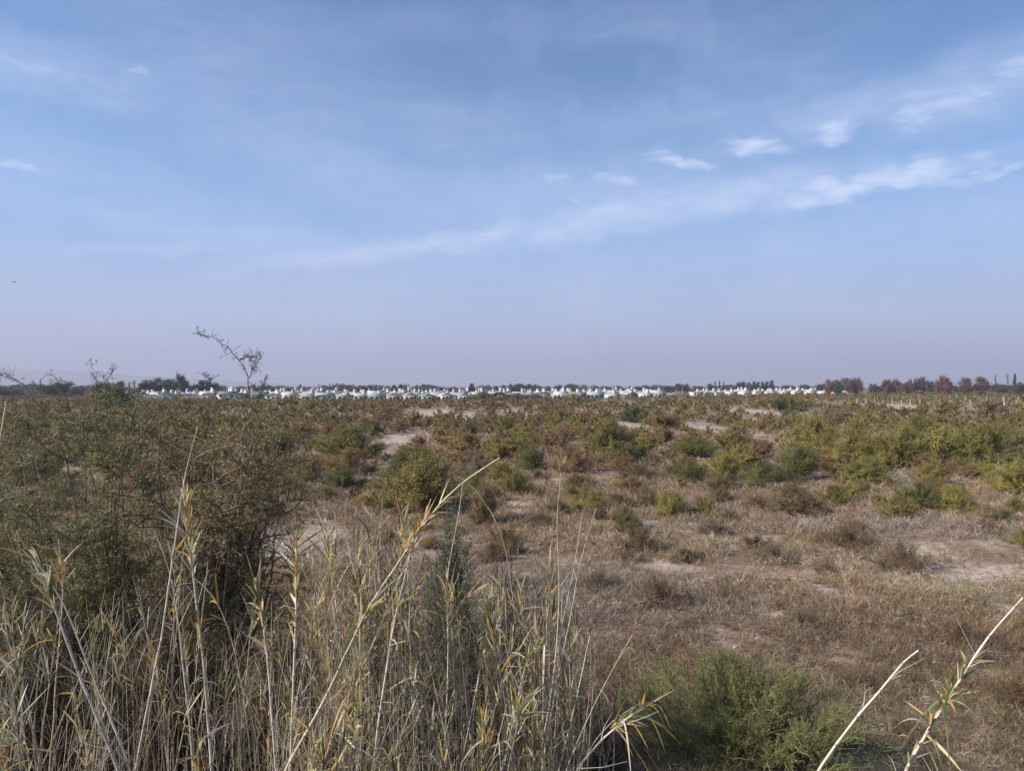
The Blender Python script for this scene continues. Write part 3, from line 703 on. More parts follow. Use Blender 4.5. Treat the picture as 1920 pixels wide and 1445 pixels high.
# ------------------------------------------------------------------ thorny trees at the left
def grow_tree(seed, base, targets, trunk_r, pull=.5, leafn=30000, leaf=.045, lw=.22, twigs=2600, center=None):
    """limbs from base to every target; each limb sprouts branches, twigs and fine leaflets"""
    g = np.random.default_rng(seed); B = len(targets); base = np.array(base, float); T = np.array(targets, float)
    n = 9; t = np.linspace(0, 1, n)[None, :, None]
    ctl = base + (T - base) * np.array([.45, .45, .5]) + g.normal(size=(B, 3)) * .25
    Pm = (1 - t) ** 2 * base + 2 * t * (1 - t) * ctl[:, None] + t * t * T[:, None]
    Pm[:, 1:-1] += np.cumsum(g.normal(size=(B, n - 2, 3)) * .07, axis=1) * np.sin(np.linspace(.3, PI, n - 2))[None, :, None]
    Rm = (np.linspace(1, .16, n)[None] ** 1.2) * trunk_r * g.uniform(.5, 1.1, (B, 1))
    lim = [tubes(Pm, Rm, 6, g.uniform(.8, 1.2, (B, 1)) * np.ones(3)) + (0,)]
    def sprout(P_, num, t0, Lr, npt, jit, upb):
        B_, n_, _ = P_.shape; bi = g.integers(0, B_, num); tt = t0 + (1 - t0) * g.random(num); ff = tt * (n_ - 1); i0 = np.clip(ff.astype(int), 0, n_ - 2); fr = (ff - i0)[:, None]
        p = P_[bi, i0] * (1 - fr) + P_[bi, i0 + 1] * fr; d = nrm(nrm(P_[bi, i0 + 1] - P_[bi, i0]) * .8 + nrm(g.normal(size=(num, 3))) * .85 + np.array([0, 0, upb]))
        L = g.uniform(*Lr, num)[:, None]; pts = [p]; dd = d
        for k in range(npt - 1):
            dd = nrm(dd + g.normal(size=(num, 3)) * jit); pts.append(pts[-1] + dd * L / (npt - 1))
        return np.stack(pts, 1)
    S = sprout(Pm, 250, .38, (.5, 1.25), 6, .34, .05); S2 = sprout(S, 1400, .2, (.22, .6), 5, .4, .05); S3 = sprout(S2, twigs, .1, (.08, .28), 3, .4, .1)
    lim.append(tubes(S, np.linspace(.017, .006, 6)[None] * np.ones((len(S), 1)), 4, g.uniform(.8, 1.2, (len(S), 1)) * np.ones(3)) + (0,))
    tw = [tubes(S2, np.linspace(.007, .003, 5)[None] * np.ones((len(S2), 1)), 3, g.uniform(.8, 1.2, (len(S2), 1)) * np.ones(3)) + (0,),
          tubes(S3, np.linspace(.0035, .0018, 3)[None] * np.ones((len(S3), 1)), 3, g.uniform(.8, 1.2, (len(S3), 1)) * np.ones(3)) + (0,)]
    src = S3; li = g.integers(0, len(src), leafn); u = g.random((leafn, 1))
    q = src[li, 0] * (1 - u) + src[li, 2] * u + g.normal(size=(leafn, 3)) * .012
    dd = g.normal(size=(leafn, 3)) + nrm(src[li, 2] - src[li, 0]) * .6
    cc = g.uniform(.6, 1.4, (leafn, 1)) * np.ones(3); m = g.random(leafn) < .18; cc[m] *= np.array([1.6, 1.15, .8])
    lf = [diamonds(q, dd, leaf * g.uniform(.5, 1.4, leafn), leaf * lw, cc, g) + (0,)]
    return lim, tw, lf


def thorny(name, label, bpx, D, targets_px, trunk_r, leafcol, twcol, shoots=(), **kw):
    x = (bpx - CX) / F * D; z = float(gz(x, D))
    root = bpy.data.objects.new(name, None); COL.objects.link(root); root.location = (x, D, z); tag(root, label, 'tree')
    T = [np.array(W(px, py, D + dd)) - np.array([x, D, z]) for (px, py, dd) in targets_px]
    lim, tw, lf = grow_tree(base=(0, 0, -.1), targets=T, trunk_r=trunk_r, **kw)
    add('limbs', mesh('limbs', lim, M_TWIG), root, color=twcol); add('twigs', mesh('twigs', tw, M_TWIG), root, color=twcol)
    add('foliage', mesh('foliage', lf, M_LEAF), root, color=leafcol)
    g = np.random.default_rng(kw['seed'] + 1)
    for sh in shoots:
        Q = np.array([np.array(W(px, py, D + dd)) for (px, py, dd) in sh]) - np.array([x, D, z])
        tt = np.linspace(0, len(Q) - 1, 4 * len(Q)); P_ = np.stack([np.interp(tt, np.arange(len(Q)), Q[:, k]) for k in range(3)], -1) + g.normal(size=(len(tt), 3)) * .012
        parts = [tubes(P_[None], np.linspace(.011, .0035, len(P_))[None], 4, np.ones(3)) + (0,)]
        nt = 8 * len(Q); bi = g.integers(max(len(P_) // 4, 1), len(P_), nt); p = P_[bi]; d = nrm(g.normal(size=(nt, 3)) + np.array([0, 0, .4])); L = g.uniform(.07, .20, nt)[:, None]
        mid_ = p + d * L * .5 + g.normal(size=(nt, 3)) * .02; e = mid_ + nrm(d + g.normal(size=(nt, 3)) * .5) * L * .5
        parts.append(tubes(np.stack([p, mid_, e], 1), np.array([.004, .003, .002])[None] * np.ones((nt, 1)), 3, np.ones(3)) + (0,))
        nl = nt * 4; li = g.integers(0, nt, nl); u = g.random((nl, 1)); q = mid_[li] * (1 - u) + e[li] * u
        parts.append(diamonds(q, g.normal(size=(nl, 3)), g.uniform(.03, .07, nl), .008, np.array([.75, .95, .6]) * np.ones((nl, 1)), g) + (0,))
        add('shoot', mesh('shoot', parts, M_TWIG), root, color=np.array(twcol) * .8)
    return root


g0 = np.random.default_rng(3)


def crown_targets(cx, cy, hw, hh, n, dd=1.6):
    out = []
    for _ in range(n):
        a = g0.uniform(0, 2 * PI); r = g0.random() ** .45
        out.append((cx + hw * r * math.cos(a), cy - hh * r * math.sin(a), g0.uniform(-dd, dd)))
    return out


thorny('thorny_tree', 'large thorny tree with fine grey green leaves filling the left side', 205, 14.0,
       crown_targets(110, 900, 240, 130, 40) + crown_targets(200, 1040, 290, 120, 24) + [(30, 800, 0), (110, 790, .5), (215, 800, -.5)], .06, (.22, .235, .10), (.18, .145, .105),
       shoots=[[(130, 880, 0), (95, 800, 0), (50, 725, 0), (15, 703, 0), (-10, 706, 0)], [(150, 830, .3), (128, 760, .3), (115, 722, .3), (95, 700, .3)],
               [(180, 830, 0), (180, 750, 0), (180, 715, 0), (173, 682, 0)], [(181, 745, 0), (198, 715, 0), (215, 690, 0)]],
       seed=301, leafn=190000, twigs=15000, leaf=.05, lw=.24)
thorny('thorny_tree', 'sparser thorny tree with bare dark limbs and long curved shoots above its crown', 330, 13.2,
       crown_targets(430, 840, 120, 80, 22) + crown_targets(440, 930, 110, 90, 12) + [(505, 850, 0), (500, 1020, .4), (470, 1050, 0), (545, 985, .5), (370, 770, 0), (300, 790, 0), (560, 870, .4)], .05,
       (.28, .24, .11), (.13, .098, .072),
       shoots=[[(468, 850, 0), (470, 760, 0), (466, 705, 0), (445, 670, 0), (402, 635, 0), (362, 622, 0)], [(466, 706, 0), (480, 685, 0), (490, 665, 0)], [(450, 674, 0), (470, 668, .1), (492, 668, .1)],
               [(415, 790, 0), (405, 740, 0), (395, 712, 0), (384, 705, 0)], [(478, 760, .1), (492, 730, .1), (497, 705, .1)]],
       seed=311, leafn=95000, twigs=9500, leaf=.048, lw=.26)
# ------------------------------------------------------------------ reeds
STRAW = np.array([(.64, .53, .28), (.46, .38, .20), (.52, .33, .10), (.50, .45, .36), (.11, .16, .05), (.42, .40, .13), (.68, .60, .43)])


def leafset(g, p, axis, n, L, wd, green=.18, spread=.8, droop=.5, gold=.2):
    """n blades leaving points p"""
    d = nrm(nrm(axis) * .9 + g.normal(size=(n, 3)) * spread)
    pr = np.array([.28, .2, gold, .14, green, .12, .14]); pr /= pr.sum()
    c = STRAW[g.choice(7, n, p=pr)] * g.uniform(.6, 1.1, (n, 1))
    return blades(p, d, L * g.uniform(.5, 1.25, n), wd * g.uniform(.6, 1.3, n), c, g, droop=droop * g.uniform(.0, 1.5, n), n=5, twist=.8) + (0,)


def stalk(P, r0, r1, col, g, seg=.17, k=6):
    """cane with swollen dark joints along a polyline"""
    P = np.array(P, float); dl = np.linalg.norm(np.diff(P, axis=0), axis=1); s = np.concatenate([[0], np.cumsum(dl)]); Ltot = s[-1]
    # smooth the polyline
    m = 60; ss = np.linspace(0, Ltot, m); Q = np.stack([np.interp(ss, s, P[:, k_]) for k_ in range(3)], -1)
    for _ in range(10): Q[1:-1] = (Q[:-2] + Q[1:-1] * 2 + Q[2:]) / 4
    Q[3:-3] += np.cumsum(g.normal(size=(m - 6, 3)) * .0012, axis=0) * np.sin(np.linspace(0, PI, m - 6))[:, None]
    nodes = np.arange(seg, Ltot, seg); t = np.unique(np.concatenate([[0, Ltot], nodes - .009, nodes, nodes + .009, nodes + .05]).clip(0, Ltot))
    C = np.stack([np.interp(t, ss, Q[:, k_]) for k_ in range(3)], -1) + 0
    R = np.interp(t, [0, Ltot], [r0, r1]); isn = np.isin(np.round(t, 5), np.round(nodes, 5)); R = R * np.where(isn, 1.28, 1)
    cc = np.outer(np.where(isn, .38, 1.0), np.array(col)) * (1 + .12 * np.sin(t * 3 + g.random() * 6))[:, None] * g.uniform(.72, 1.12, (len(t), 1))
    v, f, c = tubes(C[None], R[None], k, cc[None])
    return (v, f, c, 0), Q


def to_ground(P):
    """extend the lower end of a polyline straight down its own direction until it meets the bank"""
    p0, p1 = np.array(P[0]), np.array(P[1]); d = (p0 - p1) / np.linalg.norm(p0 - p1); q = p0.copy()
    d = nrm(d * np.array([.6, .6, 1]))
    for _ in range(400):
        if q[2] <= float(gz(q[0], q[1])) - .03: break
        q = q + d * .02
    return [tuple(q)] + list(P)


PALE = (.62, .55, .44); GREY = (.54, .49, .42); TAN = (.54, .45, .31)
# px polyline (bottom to top), distance, radius mm, tip radius mm, colour, tufts [(index along 0..1, blades, length)], label
CANES = [
 ([(255, 1445), (300, 1200), (330, 1000), (345, 890), (371, 800)], 4.6, 9, 2.2, PALE, [(.62, 4, .2)], 'longest straight pale cane with bare tip leaning slightly right at left'),
 ([(398, 1445), (388, 1280), (365, 1080), (348, 960), (345, 920)], 4.9, 9.5, 5, GREY, [(.55, 8, .22), (.95, 26, .34), (.82, 20, .3)], 'grey cane topped by orange brown leaf sheaths beside the longest cane'),
 ([(222, 1445), (150, 1270), (100, 1130), (62, 1050)], 4.4, 10, 4, GREY, [(.9, 12, .3)], 'thick grey cane leaning left in the lower left corner'),
 ([(240, 1440), (160, 1240), (120, 1130), (75, 1060), (60, 1035)], 4.7, 8, 3, PALE, [(.95, 12, .3)], 'thinner pale cane leaning left just above the thick grey one'),
 ([(90, 1445), (105, 1230), (120, 1100), (110, 1010)], 5.2, 6, 2.5, TAN, [(.9, 10, .3)], 'slim tan upright cane near the left edge'),
 ([(362, 1440), (335, 1160), (318, 1060), (288, 992)], 5.0, 5.5, 2, PALE, [(.3, 5, .2)], 'slim pale cane whose top bends left between the two tall left canes'),
 ([(-30, 980), (-8, 870), (12, 752)], 4.5, 6, 3, PALE, [], 'pale cane tip entering at the far left edge'),
 ([(520, 1445), (508, 1270), (492, 1150), (478, 1090)], 4.6, 8, 4, GREY, [(.97, 20, .28), (.75, 12, .22)], 'straight grey cane with a pale flag of leaves left of the tufted one'),
 ([(545, 1400), (553, 1200), (556, 1090), (553, 1010)], 4.8, 8, 4.5, PALE, [(.98, 34, .26), (.86, 22, .26), (.62, 10, .3)], 'cane with a dense upright brown green tuft at its top'),
 ([(530, 1445), (610, 1310), (690, 1130), (760, 1030), (830, 930), (880, 893), (937, 858)], 4.4, 9, 3, PALE, [(.70, 14, .22), (.80, 16, .22), (.45, 10, .3)], 'long bright cane slanting right up to a bare curved tip'),
 ([(600, 1445), (660, 1300), (700, 1215), (745, 1100), (790, 990), (808, 935)], 4.9, 7, 3, TAN, [(.93, 12, .2), (.6, 12, .3)], 'tan cane crossing behind the long slanting cane'),
 ([(700, 1445), (722, 1290), (748, 1130), (768, 1050), (775, 1000)], 4.7, 8, 3.5, GREY, [(.7, 10, .25)], 'grey upright cane in front of the tall dark bush'),
 ([(960, 1100), (940, 985), (900, 930), (868, 880), (858, 892)], 5.4, 3.2, 1.5, TAN, [], 'thin bowed stem hanging right above the dark bush'),
 ([(832, 1445), (838, 1200), (832, 1090), (862, 960), (868, 905)], 5.2, 6, 2.5, PALE, [(.6, 16, .3)], 'slim cane standing right of the tall dark bush'),
 ([(1008, 1445), (1040, 1260), (1050, 1090), (1042, 960), (1052, 905), (1053, 875)], 5.0, 6.5, 2.5, TAN, [(.985, 0, .1)], 'tall cane ending in a small straw coloured plume'),
 ([(1012, 1445), (1060, 1200), (1085, 1060), (1118, 952)], 4.9, 6, 1.6, GREY, [], 'thin bare cane curving right beside the plumed one'),
 ([(1000, 1445), (1050, 1190), (1075, 1080), (1092, 960)], 5.1, 5, 1.8, GREY, [(.4, 6, .2)], 'thin grey cane between the plumed and the curving one'),
 ([(1075, 1445), (1120, 1390), (1175, 1345), (1210, 1325)], 4.2, 6, 4, PALE, [(.97, 34, .30)], 'low slanting cane ending in a hanging golden leaf tuft'),
 ([(1060, 1445), (1110, 1330), (1140, 1270), (1185, 1190)], 4.6, 3.5, 1.5, GREY, [], 'thin bare stem arching right of the reed clumps'),
 ([(1085, 1445), (1120, 1380), (1160, 1340), (1200, 1318)], 4.8, 3.5, 1.5, GREY, [], 'bare grey stem just behind the low slanting cane'),
 ([(1532, 1445), (1600, 1350), (1665, 1275), (1700, 1230), (1722, 1219)], 3.7, 7.5, 4, PALE, [], 'bare pale cane slanting right with its cut tip hooked over'),
 ([(1700, 1445), (1745, 1370), (1795, 1285), (1850, 1195), (1918, 1120)], 3.4, 9, 3, PALE, [(.24, 26, .24), (.50, 34, .26), (.60, 22, .22)], 'thick knotted cane with golden leaf tufts at the lower right'),
 ([(740, 1445), (800, 1270), (850, 1150), (905, 1080)], 5.3, 5, 2.5, TAN, [(.85, 20, .3)], 'cane leaning right into the dark gap between clumps'),
 ([(470, 1445), (455, 1300), (430, 1180), (400, 1110), (355, 1075)], 5.4, 4, 2, TAN, [(.8, 6, .25)], 'thin cane arching left behind the tufted canes'),
]


def reed_cane(px, D, r0, r1, col, tufts, label, seed, drift=0.0):
    g = np.random.default_rng(seed); P = to_ground([W(a, b, D + drift * i) for i, (a, b) in enumerate(px)])
    st, Q = stalk(P, r0 / 1000 * 1.3, r1 / 1000 * 1.15, col, g)
    base = Q[0].copy(); o = bpy.data.objects.new('reed_cane', None); COL.objects.link(o); o.location = base; tag(o, label, 'reed', 'single reed canes on the bank')
    sh = lambda part: (np.asarray(part[0]) - base,) + tuple(part[1:])
    vis = [np.array(q) for q in P]; lv_ = sum(np.linalg.norm(vis[k + 1] - vis[k]) for k in range(1, len(vis) - 1)); ext = np.linalg.norm(vis[1] - vis[0]); ext = ext / (ext + lv_)
    for (t, n, L) in tufts:
        t = ext + (1 - ext) * t; i = int(t * (len(Q) - 1)); ax = Q[min(i + 2, len(Q) - 1)] - Q[max(i - 2, 0)]
        if n == 0:   # plume
            n = 60; p = np.repeat(Q[i][None], n, 0) + nrm(ax) * g.random((n, 1)) * .07
            d = nrm(nrm(ax) * 1.0 + g.normal(size=(n, 3)) * .35); c = np.array((.55, .42, .22)) * g.uniform(.7, 1.1, (n, 1))
            add('plume', mesh('plume', [sh(blades(p, d, .09 * g.uniform(.4, 1.2, n), .006, c, g, .1, 3) + (0,))], M_BLADE), o); continue
        p = np.repeat(Q[i][None], n, 0) + nrm(ax) * g.uniform(-.2, .05, (n, 1))
        add('leaf_tuft', mesh('leaf_tuft', [sh(leafset(g, p, ax, n, L * .85, .015 if D > 4.3 else .0125, gold=.4 if t > .5 else .2, spread=.36 if D > 4.25 else .62, droop=.3 if D > 4.25 else .8))], M_BLADE), o)
    # dry branchlets from the joints
    nb = 9; bi = g.integers(8, 56, nb); tw = []
    for b in bi:
        d = nrm(nrm(Q[b + 2] - Q[b]) + g.normal(size=3) * .5); L = g.uniform(.08, .3); p = Q[b]
        tw.append(np.stack([p, p + d * L * .5 + g.normal(size=3) * .015, p + d * L + np.array([0, 0, -.03])]))
    v, f, c = tubes(np.array(tw), np.array([.0022, .0017, .0008])[None] * np.ones((nb, 1)), 3, np.array(col) * .9)
    add('stalk', mesh('stalk', [sh(st), (v - base, f, c, 0)], M_CANE, True), o)


for i, cdef in enumerate(CANES): reed_cane(*cdef, seed=400 + i)

ENV_X = [-80, 0, 60, 150, 240, 330, 420, 500, 560, 640, 720, 800, 860, 930, 1000, 1060, 1110, 1180]
ENV_Y = [990, 1010, 1030, 1060, 1010, 950, 1080, 1060, 1020, 930, 930, 985, 1090, 1060, 1030, 1050, 1120, 1290]


def clump(px, hw, D, ncane, nleaf, label, seed, green=.16, gold=.2, top=0):
    thin = float(np.interp(px, [0, 470, 640], [.5, .5, 1.0])); ncane = max(int(ncane * (.45 + .55 * thin)), 4); nleaf = int(nleaf * thin)
    """one rooted reed clump: separate canes, a mass of blades, thin dry stems"""
    g = np.random.default_rng(seed); bx = (px - CX) / F * D; bz = float(gz(bx, D)); base = np.array([bx, D, bz])
    o = bpy.data.objects.new('reed_clump', None); COL.objects.link(o); o.location = base; tag(o, label, 'reed clump', 'reed clumps along the foot of the bank')
    allQ = []; sh = lambda part: (np.asarray(part[0]) - base,) + tuple(part[1:])
    for i in range(ncane):
        tx = px + g.normal() * hw * 1.15; ty = np.interp(tx, ENV_X, ENV_Y) + abs(g.normal()) * 120 + top; dd = g.uniform(-.35, .35)
        tp = np.array(W(tx, ty, D + dd)); b = base + np.array([g.normal() * hw * .42 / F * D, g.uniform(-.25, .25), 0]); b[2] = float(gz(b[0], b[1])) - .05
        m = b * .45 + tp * .55 + g.normal(size=3) * np.array([.09, .09, .02])
        m[0] = b[0] + (tp[0] - b[0]) * .42 + g.normal() * .06
        col = [PALE, GREY, TAN, (.30, .27, .25)][g.integers(0, 4)]
        st, Q = stalk([b, m, tp], g.uniform(.0045, .0105), g.uniform(.0015, .003), np.array(col) * g.uniform(.5, 1.2), g, seg=g.uniform(.14, .2), k=5); allQ.append(Q)
        add('cane', mesh('cane', [sh(st)], M_CANE, True), o)
    # blades: in tufts around upper parts of canes
    LP, LA = [], []
    ntf = max(int(nleaf * .66) // 13, 1)
    for k in range(ntf):
        Q = allQ[g.integers(0, ncane)]; i = int(len(Q) * (1 - .55 * g.random() ** 1.5)) - 2; n = g.integers(6, 20)
        LP.append(np.repeat(Q[i][None], n, 0) + nrm(Q[i] - Q[i - 1]) * g.uniform(-.28, .12, (n, 1)) + g.normal(size=(n, 3)) * .008); LA.append(np.repeat((Q[i] - Q[i - 1])[None], n, 0))
    LP = np.concatenate(LP); LA = np.concatenate(LA); n = len(LP)
    up = g.random(n) < .72
    lf = leafset(g, LP[up], LA[up], int(up.sum()), .22, .0115, green, .30, .2, gold); lf2 = leafset(g, LP[~up], LA[~up], int((~up).sum()), .24, .0115, green * .5, .95, .9, gold * .7)
    add('leaves', mesh('leaves', [sh(lf), sh(lf2)], M_BLADE), o)
    # fine dry stems filling the clump
    nt = int(58 * thin); b = base + np.stack([g.normal(size=nt) * hw * .75 / F * D, g.uniform(-.45, .45, nt), np.zeros(nt)], -1); b[:, 2] = gz(b[:, 0], b[:, 1]) - .03
    tx = CX + F * b[:, 0] / b[:, 1] + g.normal(size=nt) * hw * 1.1; ty = np.interp(tx, ENV_X, ENV_Y) + 30 + np.abs(g.normal(size=nt)) * 190 + top
    zt = np.maximum(CAMZ - (ty - HY) / F * D, b[:, 2] + .4); tp = np.stack([(tx - CX) / F * D, b[:, 1] + g.normal(size=nt) * .25, zt], -1)
    t = np.linspace(0, 1, 8)[None, :, None]; ctl = b * .5 + tp * .5 + g.normal(size=(nt, 3)) * np.array([.26, .2, .08]) + np.array([0, 0, .3])
    Pt = (1 - t) ** 2 * b[:, None] + 2 * t * (1 - t) * ctl[:, None] + t * t * tp[:, None]
    Rt = np.linspace(1, .35, 8)[None] * g.uniform(.0015, .0042, (nt, 1)); cc = np.array([(.46, .41, .35), (.36, .31, .25), (.52, .45, .33), (.20, .155, .11), (.15, .115, .08), (.24, .19, .14)])[g.integers(0, 6, nt)] * g.uniform(.7, 1.05, (nt, 1))
    s1 = tubes(Pt - base, Rt, 3, cc) + (0,)
    ns = 70; si = g.integers(0, nt, ns); ii = g.integers(2, 7, ns); p = Pt[si, ii]; d = nrm(nrm(Pt[si, ii] - Pt[si, ii - 1]) + g.normal(size=(ns, 3)) * .55); L = g.uniform(.08, .35, ns)[:, None]
    Pb = np.stack([p, p + d * L * .6, p + d * L + np.array([0, 0, -1.]) * L * g.uniform(0, .5, (ns, 1))], 1)
    s2 = tubes(Pb - base, np.array([.0018, .0014, .0007])[None] * np.ones((ns, 1)), 3, cc[si]) + (0,)
    ob = add('dry_stems', mesh('dry_stems', [s1, s2], M_CANE), o); ob['kind'] = 'stuff'


CL = [(-10, 80, 5.6, 9, 330, 'reed clump with drooping green blades cut by the left edge', .4, .15, 60), (95, 75, 5.2, 8, 260, 'straw coloured clump under the canes that lean left', .2, .2, 40),
      (190, 60, 6.2, 6, 200, 'thin reed clump in front of the grey green tree', .2, .15, 60), (330, 45, 6.0, 9, 260, 'orange tinted clump around the longest straight cane', .08, .55, 0),
      (430, 55, 6.3, 5, 120, 'sparse clump of dry stems in the dark gap right of the longest cane', .1, .2, 90), (505, 50, 5.7, 7, 230, 'dry clump with rust coloured leaf bases at left centre', .12, .4, 30),
      (575, 40, 5.3, 7, 240, 'clump around the cane with the upright tuft', .18, .3, 40), (655, 48, 5.6, 11, 480, 'densest straw clump with tall pale spikes left of the slanting cane', .12, .3, 0),
      (725, 42, 5.2, 10, 430, 'clump with dark green blades under the slanting cane', .38, .25, 20), (790, 45, 5.9, 6, 150, 'open clump in front of the tall dark bush', .2, .15, 110),
      (870, 52, 5.3, 7, 250, 'clump with blades arching left over the dark gap', .25, .2, 40), (950, 45, 5.6, 10, 400, 'yellowish leafy clump right of the tall dark bush', .3, .2, 10),
      (1005, 38, 5.1, 9, 330, 'clump with bright green shoots at the plumed cane', .35, .2, 20), (1060, 36, 5.4, 10, 200, 'rightmost reed clump of many thin grey canes', .15, .2, 30),
      (620, 70, 4.4, 6, 230, 'near clump with golden leaves at the bottom centre', .15, .45, 230), (330, 90, 4.6, 5, 170, 'near low clump with yellow leaves at the bottom left', .3, .6, 290),
      (860, 80, 4.4, 7, 200, 'near low clump of pale stems at the bottom right of centre', .2, .25, 220), (60, 80, 4.3, 6, 260, 'near low clump of yellow and green blades in the bottom left corner', .4, .3, 220)]
for i, (px, hw, D, nc, nl, lab, gr, go, tp) in enumerate(CL): clump(px, hw, D, int(nc * 1.6), nl * 2, lab, 500 + i, gr, go, tp)


# ------------------------------------------------------------------ village
def box(x0, x1, y0, y1, z0, z1):
    v = [(x, y, z) for x in (x0, x1) for y in (y0, y1) for z in (z0, z1)]
    f = [(0, 1, 3, 2), (4, 6, 7, 5), (0, 4, 5, 1), (2, 3, 7, 6), (0, 2, 6, 4), (1, 5, 7, 3)]
    return np.array(v, float), np.array(f), None, 0


def gable(wd, dp, z0, rise, over=.3, along='y'):
    x, y = wd / 2 + over, dp / 2 + over
    if along == 'y':
        v = [(-x, -y, z0), (x, -y, z0), (0, -y, z0 + rise), (-x, y, z0), (x, y, z0), (0, y, z0 + rise)]
    else:
        v = [(-x, -y, z0), (-x, y, z0), (-x, 0, z0 + rise), (x, -y, z0), (x, y, z0), (x, 0, z0 + rise)]
    v = np.array(v, float); up = v + np.array([0, 0, .12]); vv = np.concatenate([v, up])
    q = [(6, 8, 11, 9), (8, 7, 10, 11), (0, 3, 5, 2), (2, 5, 4, 1), (0, 6, 9, 3), (1, 4, 10, 7)]
    t3 = [(0, 2, 8, 6), (2, 1, 7, 8), (3, 9, 11, 5), (5, 11, 10, 4)]
    return vv, np.array(q + t3), None, 0


def gend(wd, dp, z0, rise):   # gable walls closing the ends
    x, y = wd / 2 - .02, dp / 2 - .02
    v = [(-x, -y, z0), (x, -y, z0), (0, -y, z0 + rise * .95), (-x, y, z0), (x, y, z0), (0, y, z0 + rise * .95)]
    return np.array(v, float), np.array([(0, 1, 2), (3, 5, 4)]), None, 0


def barrel(wd, dp, z0, rise, n=10):
    a = np.linspace(0, PI, n + 1); v = []
    for y in (-dp / 2 - .2, dp / 2 + .2):
        for t in a: v.append((-(wd / 2 + .1) * math.cos(t), y, z0 + rise * math.sin(t)))
    m = n + 1; f = [(i, i + 1, i + 1 + m, i + m) for i in range(n)]
    v = np.array(v, float); cap = [(v, np.array(f), None, 0)]
    for k, y in ((0, 0), (m, 1)):
        c = np.array([[0, (-1 if k == 0 else 1) * (dp / 2 + .19), z0]]); vv = np.concatenate([v[k:k + m], c]); cap.append((vv, np.array([(i, i + 1, m) for i in range(n)]), None, 0))
    return cap


def house_proto(kind):
    o = bpy.data.objects.new('village_house', None); COL.objects.link(o); o['category'] = 'house'
    wd, dp, hh = {'gable': (7.0, 8.5, 2.5), 'side': (8.5, 7.0, 2.5), 'barrel': (7.0, 9.0, 1.4), 'flat': (7.5, 8.0, 2.9)}[kind]
    wl = [box(-wd / 2, wd / 2, -dp / 2, dp / 2, -.3, hh)]
    if kind == 'gable': wl.append(gend(wd, dp, hh, 1.35)); rf = [gable(wd, dp, hh, 1.35)]
    elif kind == 'side':
        g_ = gend(dp, wd, hh, 1.2); v = g_[0][:, [1, 0, 2]]; wl.append((v, g_[1], None, 0)); rf = [gable(wd, dp, hh, 1.2, along='x')]
    elif kind == 'barrel': rf = barrel(wd, dp, hh, 1.9)
    else: rf = [box(-wd / 2 - .25, wd / 2 + .25, -dp / 2 - .25, dp / 2 + .25, hh + .003, hh + .22)]
    add('wall', mesh('wall', wl, M_WALL), o); add('roof', mesh('roof', rf, M_ROOF), o)
    tx = wd * .22; tz = hh + (1.0 if kind != 'flat' else .22)
    add('tank_tower', mesh('tank_tower', [box(tx - .9, tx + .9, -.2, 1.6, hh - .2, tz + 1.3)], M_TANK), o)
    add('water_tank', mesh('water_tank', [box(tx - .75, tx + .75, -.05, 1.45, tz + 1.303, tz + 2.2)], M_TANK), o)
    yf = -dp / 2 - .03
    for wx in ((-wd * .28, wd * .3) if kind != 'barrel' else (-wd * .3,)):
        add('window', mesh('window', [box(wx - .65, wx + .65, yf, yf + .06, .95 if hh > 2 else .4, 2.05 if hh > 2 else 1.2)], M_DARK), o)
    add('door', mesh('door', [box(-.45, .45, yf - .01, yf + .06, 0, 2.05 if hh > 2 else 1.35)], M_DARK), o)
    if kind in ('gable', 'side'):   # carport at the side
        add('carport', mesh('carport', [box(wd / 2 + .31, wd / 2 + 3.0, -dp / 2, dp / 2 - 2, 2.25, 2.37), box(wd / 2 + 2.85, wd / 2 + 2.97, -dp / 2, -dp / 2 + .12, -.2, 2.247), box(wd / 2 + 2.85, wd / 2 + 2.97, dp / 2 - 2.2, dp / 2 - 2.08, -.2, 2.247)], M_ROOF), o)
    return o


HP = {k: house_proto(k) for k in ('gable', 'side', 'barrel', 'flat')}
WC = {'white': (.56, .545, .51), 'pale green': (.30, .35, .305), 'cream': (.52, .48, .39), 'grey green': (.10, .13, .11)}
RC = {'white': (.47, .47, .465), 'pale green': (.34, .385, .35), 'grey': (.32, .35, .37), 'green': (.12, .16, .13)}
rh = random.Random(12)
ROWNAME = ['front', 'second', 'third', 'fourth', 'fifth']


def row_D(px, row):     # distance of the village rows, receding to the right
    base = np.interp(px, [250, 860, 1100, 1215, 1300, 1420, 1620], [401, 404, 428, 452, 520, 610, 670])
    return float(base + row * 23)


def place_house(px, row, kind, wc, rc, label, rot=None):
    D = row_D(px, row); x = (px - CX) / F * D; z = float(gz(x, D))
    pr = HP[kind]; first = not pr.get('_used')
    if first: root = pr; pr['_used'] = 1; kids = list(pr.children)
    else:
        no_t = rh.random() < .15; root = pr.copy(); COL.objects.link(root); kids = [link_copy(c, root) for c in pr.children if not (no_t and 'tank' in c.name)]
    root.scale = (rh.uniform(.88, 1.12), 1, rh.uniform(.86, 1.12)); root.location = (x, D, z); root.rotation_euler = (0, 0, rh.uniform(-.12, .12) + (0.22) if rot is None else rot)
    for c in kids:
        nm = c.name.split('.')[0]
        if nm == 'wall': c.color = WC[wc] + (1,)
        elif nm in ('roof', 'carport'): c.color = RC[rc] + (1,)
        elif nm == 'tank_tower': c.color = rh.choice([WC['white'], WC['pale green'], WC['cream']]) + (1,)
        elif nm == 'water_tank': c.color = rh.choice([(.6, .6, .58), (.42, .45, .45), (.2, .23, .25), (.12, .14, .15)]) + (1,)
    root['label'] = label; root['group'] = 'houses of the white village'


